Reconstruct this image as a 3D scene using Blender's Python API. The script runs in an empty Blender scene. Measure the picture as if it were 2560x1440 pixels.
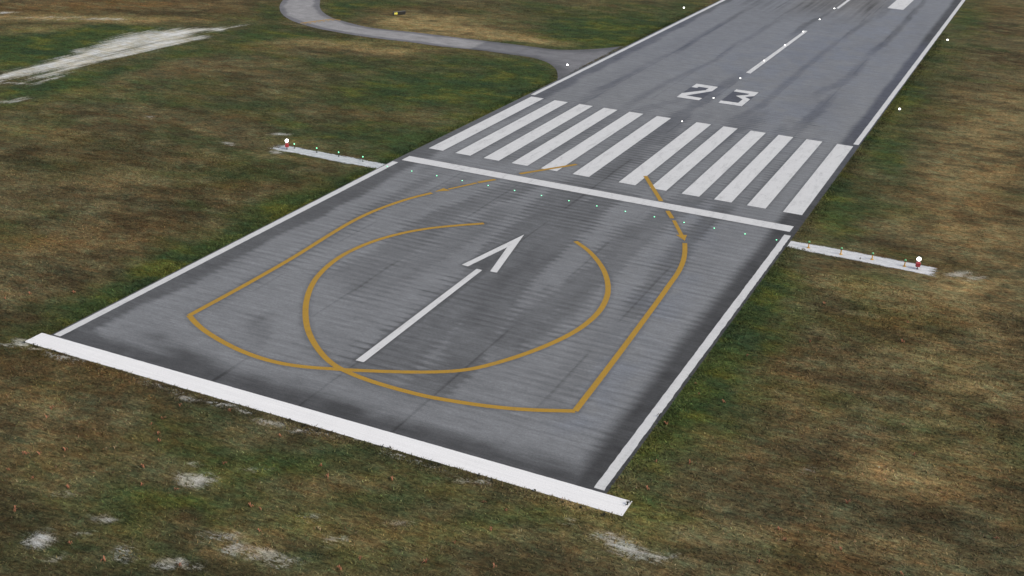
# Runway end seen from the air: all measures in metres, x across the runway, y along it
CAM_LOC = (42.614, -119.716, 40.722)
CAM_ROT = [[0.905347, -0.20187, 0.373625], [0.422626, 0.341993, -0.839302], [0.041653, 0.917763, 0.394938]]
CAM_LENS = 41.4697
STRIPES = [(-22.39, -20.48), (-18.81, -16.82), (-15.07, -13.1), (-11.47, -9.46), (-7.73, -5.74), (-3.81, -1.81), (1.75, 3.74), (5.42, 7.33), (9.1, 11.09), (12.76, 14.69), (16.4, 18.42), (20.3, 22.31)]
TBAR = (-22.74, 22.34, -5.84, -3.99)
EBAR = (-23.67, 24.72, -61.53, -59.71)
DIG2 = [(-4.79, 48.92), (-4.77, 51.55), (-1.4, 51.39), (-1.4, 48.19), (-3.9, 43.47), (-1.44, 43.25), (-1.45, 41.76), (-4.79, 41.71), (-4.86, 44.54), (-2.4, 48.23), (-2.4, 49.82), (-3.88, 49.76), (-3.9, 48.94)]
DIG3 = [(1.37, 50.01), (1.35, 51.49), (4.73, 51.53), (4.74, 48.91), (3.69, 47.62), (4.71, 46.61), (4.72, 41.94), (1.33, 41.95), (1.25, 43.49), (3.76, 43.6), (3.78, 45.98), (2.38, 47.58), (3.71, 49.07), (3.77, 49.84)]
SHAFT = [(-0.3, -51.75), (0.39, -51.71), (0.03, -30.85), (-0.55, -30.82)]
HEAD = [(-2.14, -30.65), (-1.49, -30.72), (-0.45, -24.52), (0.77, -30.75), (1.43, -30.7), (-0.48, -20.58)]
DASH1 = [(-0.32, 63.57), (0.47, 63.23), (0.56, 105.23), (-0.05, 105.52)]
DASH2 = [(0.18, 134.99), (0.76, 134.58)]
TDM = [(9.46, 142.64), (12.67, 142.36), (9.61, 154.94), (12.96, 157.65)]
Y_A = [(-14.16, -14.29), (-15.42, -17.37), (-16.44, -21.99), (-16.71, -26.11), (-16.53, -30.68), (-16.14, -36.56), (-16.03, -42.76), (-16.05, -47.17), (-16.11, -51.57)]
Y_B = [(-16.11, -51.57), (-15.04, -52.29), (-13.56, -53.1), (-11.76, -53.82), (-9.83, -54.43), (-8.09, -54.81), (-6.28, -55.0), (-4.45, -54.9), (-2.64, -54.44), (-0.69, -53.64), (0.02, -53.38), (2.11, -52.44), (3.98, -51.53), (5.81, -50.49), (7.1, -49.58), (8.26, -48.37), (9.57, -46.17), (10.78, -43.61), (11.86, -40.53), (12.49, -37.59), (12.64, -34.15), (12.1, -30.73), (11.16, -28.07), (9.83, -25.45), (8.27, -23.21), (6.48, -21.17), (4.57, -19.68)]
Y_C = [(-5.23, -19.84), (-7.37, -21.81), (-9.34, -23.99), (-10.76, -26.23), (-11.91, -29.05), (-12.5, -31.89), (-12.66, -34.54), (-12.36, -37.32), (-11.68, -40.12), (-10.61, -42.7), (-9.35, -45.02), (-7.96, -47.12), (-6.47, -49.03), (-4.81, -50.71), (-2.99, -52.2), (-1.51, -53.11), (-0.38, -53.53), (1.06, -53.87), (2.5, -54.07), (4.33, -54.16), (6.07, -54.15), (7.58, -54.05), (10.0, -53.61), (12.3, -53.04), (14.49, -52.23), (17.26, -50.84)]
Y_D = [(17.26, -50.84), (16.88, -41.87), (16.16, -28.47), (15.92, -25.08), (15.79, -22.47), (15.39, -19.5), (14.77, -16.92), (14.0, -14.53)]
Y_SEG = [[(-8.95, -3.16), (-4.79, 3.66)], [(-10.4, -6.5), (-11.57, -8.51)], [(-11.61, -8.69), (-13.23, -12.26)], [(3.58, 3.83), (7.98, -3.68)], [(9.55, -6.32), (10.71, -8.3)], [(11.04, -8.8), (13.01, -12.48)]]
Y_TIP = [[(-14.08, -13.8), (-13.86, -12.23), (-12.89, -12.57)], [(12.53, -12.74), (13.51, -12.22), (13.8, -13.9)]]
TW_FAR = [(-98.64, 91.95), (-88.05, 76.1), (-84.65, 70.56), (-81.47, 66.53), (-78.97, 64.21), (-75.86, 61.74), (-73.71, 61.03), (-70.62, 59.77), (-66.77, 58.54), (-62.89, 58.82), (-57.5, 59.85), (-53.64, 59.97), (-48.98, 60.31), (-45.3, 60.58), (-41.66, 60.84), (-38.37, 60.96), (-35.67, 61.1), (-32.9, 61.0), (-30.58, 61.92), (-27.93, 64.25), (-25.54, 67.33), (-23.33, 71.79)]
TW_NEAR = [(-102.75, 88.5), (-93.65, 71.58), (-91.04, 66.81), (-88.35, 63.01), (-85.77, 59.98), (-82.93, 57.32), (-79.75, 55.06), (-76.45, 53.61), (-73.07, 52.41), (-69.7, 51.92), (-66.38, 51.44), (-62.36, 51.33), (-58.6, 51.56), (-54.14, 52.15), (-49.34, 52.0), (-45.11, 52.8), (-40.86, 53.45), (-37.19, 53.33), (-34.92, 53.44), (-33.17, 53.5), (-31.31, 52.87), (-29.29, 51.64), (-27.33, 49.47), (-25.79, 47.23), (-24.47, 44.43), (-23.32, 41.49)]
TW_SPLIT = [(-44.51, 60.97), (-43.76, 53.03)]
HOLD = [(-77.93, 54.52), (-75.64, 61.2), (-73.9, 61.12)]
STRIP_L = [(-37.64, -9.81), (-37.31, -8.52), (-35.16, -8.2), (-32.62, -8.09), (-29.85, -8.37), (-27.1, -8.01), (-23.49, -7.81), (-23.42, -9.87), (-26.16, -10.2), (-28.68, -10.2), (-31.81, -10.57), (-34.61, -10.23), (-36.89, -10.47)]
STRIP_R = [(22.58, -8.4), (25.6, -7.75), (28.08, -7.79), (30.55, -8.03), (32.98, -8.24), (34.93, -8.28), (36.53, -8.6), (37.15, -9.38), (36.9, -10.43), (34.89, -10.78), (32.58, -10.82), (30.14, -10.32), (27.69, -10.0), (25.2, -9.83), (22.64, -10.02)]
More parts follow.
